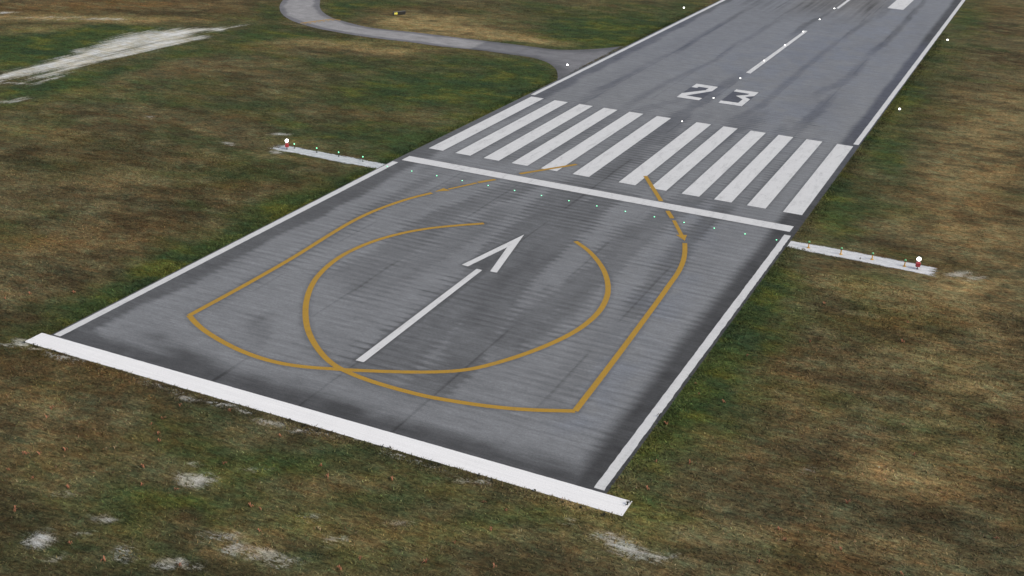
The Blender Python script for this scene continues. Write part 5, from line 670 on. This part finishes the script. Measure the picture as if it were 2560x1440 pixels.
tag(fr, 'red box flasher with white lamp at the left gravel strip end', 'flasher', 'runway end flashers')
def edge_light():
    t_ = empty('edge_light', (0, 0, 0))
    b = MB(); b.lathe([(.15, 0), (.15, .02), (.05, .04)], n=18); b.build('base_plate', M_STEEL, t_)
    p = MB(); p.lathe([(.035, .03), (.035, .22), (.07, .24), (.07, .27)], n=12); p.build('stem', M_STEEL, t_)
    l = MB(); l.lathe([(.10, .27), (.14, .31), (.14, .38), (.10, .45), (.02, .48)], n=20); l.build('lens', M_WLAMP, t_, True)
    return t_
el = edge_light()
for k, (px, py, lb) in enumerate([(-25.4, 50.4, 'white edge light standing on asphalt at the taxiway mouth'), (-25.9, 112.6, 'white edge light in the grass left of the runway far end'),
                                  (24.8, 52.2, 'white edge light in grass right of the runway, nearer one'), (24.9, 111.4, 'white edge light in grass right of the runway, farther one')]):
    o = el if k == 0 else copy_tree(el); o.location = (px, py, -.02); tag(o, lb, 'edge light', 'white lights outside the runway edge')

# ------------------------------------------------------------------ taxiway sign
M_SIGN = plain('black_sign_face', (.012, .013, .014), .5, 0, .2, 3); M_SFRAME = plain('grey_sign_frame', (.16, .16, .16), .5, .3, .2)
sg = empty('taxiway_sign', (-68.05, 72.0, -.03), math.radians(65.2))
cb = MB(); cb.box((0, 0, .42), (2.75, .22, .56), .02); cb.build('cabinet', M_SFRAME, sg)
for a, b in ((-1.345, -.47), (-.45, .45), (.47, 1.345)):
    p = MB(); p.box(((a + b) / 2, -.112, .42), (b - a, .012, .50)); p.build('panel', M_SIGN, sg)
for xx in (-1.1, -.1, .9, 1.2):
    p = MB(); p.lathe([(.03, 0), (.03, .16)], (xx, 0, 0), 10); p.build('leg', M_SFRAME, sg)
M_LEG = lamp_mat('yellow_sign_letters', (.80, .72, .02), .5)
def stroke(pts, w): return pts, w
mb = MB(); ZY = -.121
def bar(p, q, w):
    p, q = np.array(p), np.array(q); t_ = (q - p) / np.linalg.norm(q - p); n_ = np.array([-t_[1], t_[0]]) * w / 2; e_ = t_ * w / 2
    c = [p - e_ + n_, p - e_ - n_, q + e_ - n_, q + e_ + n_]
    mb.add([(u[0], ZY, u[1]) for u in c] + [(u[0], ZY + .004, u[1]) for u in c], [(0, 1, 2, 3), (7, 6, 5, 4), (0, 4, 5, 1), (1, 5, 6, 2), (2, 6, 7, 3), (3, 7, 4, 0)])
X0 = -1.20
bar((X0, .23), (X0 + .17, .61), .075); bar((X0 + .34, .23), (X0 + .17, .61), .075); bar((X0 + .08, .35), (X0 + .26, .35), .06)
C6 = (X0 + .56, .34)
for k in range(14):
    a, b = 2 * math.pi * k / 14, 2 * math.pi * (k + 1) / 14
    bar((C6[0] + .12 * math.cos(a), C6[1] + .105 * math.sin(a)), (C6[0] + .12 * math.cos(b), C6[1] + .105 * math.sin(b)), .07)
arc = [(C6[0] - .12, .34), (C6[0] - .11, .45), (C6[0] - .05, .55), (C6[0] + .07, .61)]
for p, q in zip(arc[:-1], arc[1:]): bar(p, q, .07)
mb.build('lettering', M_LEG, sg)
tag(sg, 'low black taxiway sign reading A6 in yellow on dry grass', 'sign')

# ------------------------------------------------------------------ light, sky, camera
SUN_EL, SUN_AZ = math.radians(42), math.radians(95)
w = bpy.data.worlds.new('World'); S.world = w; w.use_nodes = True
sky = w.node_tree.nodes.new('ShaderNodeTexSky'); sky.sky_type = 'NISHITA'; sky.sun_disc = False; sky.sun_elevation = SUN_EL; sky.sun_rotation = SUN_AZ
sky.air_density = 1.0; sky.dust_density = 4.0; sky.ozone_density = .8
bg = w.node_tree.nodes['Background']; bg.inputs['Strength'].default_value = .10; w.node_tree.links.new(sky.outputs[0], bg.inputs['Color'])
sl = bpy.data.lights.new('Sun', 'SUN'); sl.energy = 1.3; sl.angle = math.radians(14); sl.color = (1, .965, .86)
so = link(bpy.data.objects.new('Sun', sl)); d = Vector((math.sin(SUN_AZ) * math.cos(SUN_EL), math.cos(SUN_AZ) * math.cos(SUN_EL), math.sin(SUN_EL)))
so.rotation_euler = d.to_track_quat('Z', 'Y').to_euler(); so.location = d * 300
cd = bpy.data.cameras.new('Camera'); cd.sensor_width = 36; cd.sensor_fit = 'HORIZONTAL'; cd.lens = CAM_LENS; cd.clip_start = .5; cd.clip_end = 20000
co = link(bpy.data.objects.new('Camera', cd)); co.matrix_world = Matrix.Translation(CAM_LOC) @ Matrix(CAM_ROT).to_4x4(); S.camera = co
vs = S.view_settings; vs.view_transform = 'Standard'; vs.look = 'None'; vs.gamma = 1; vs.use_curve_mapping = False; vs.exposure = EXPOSURE
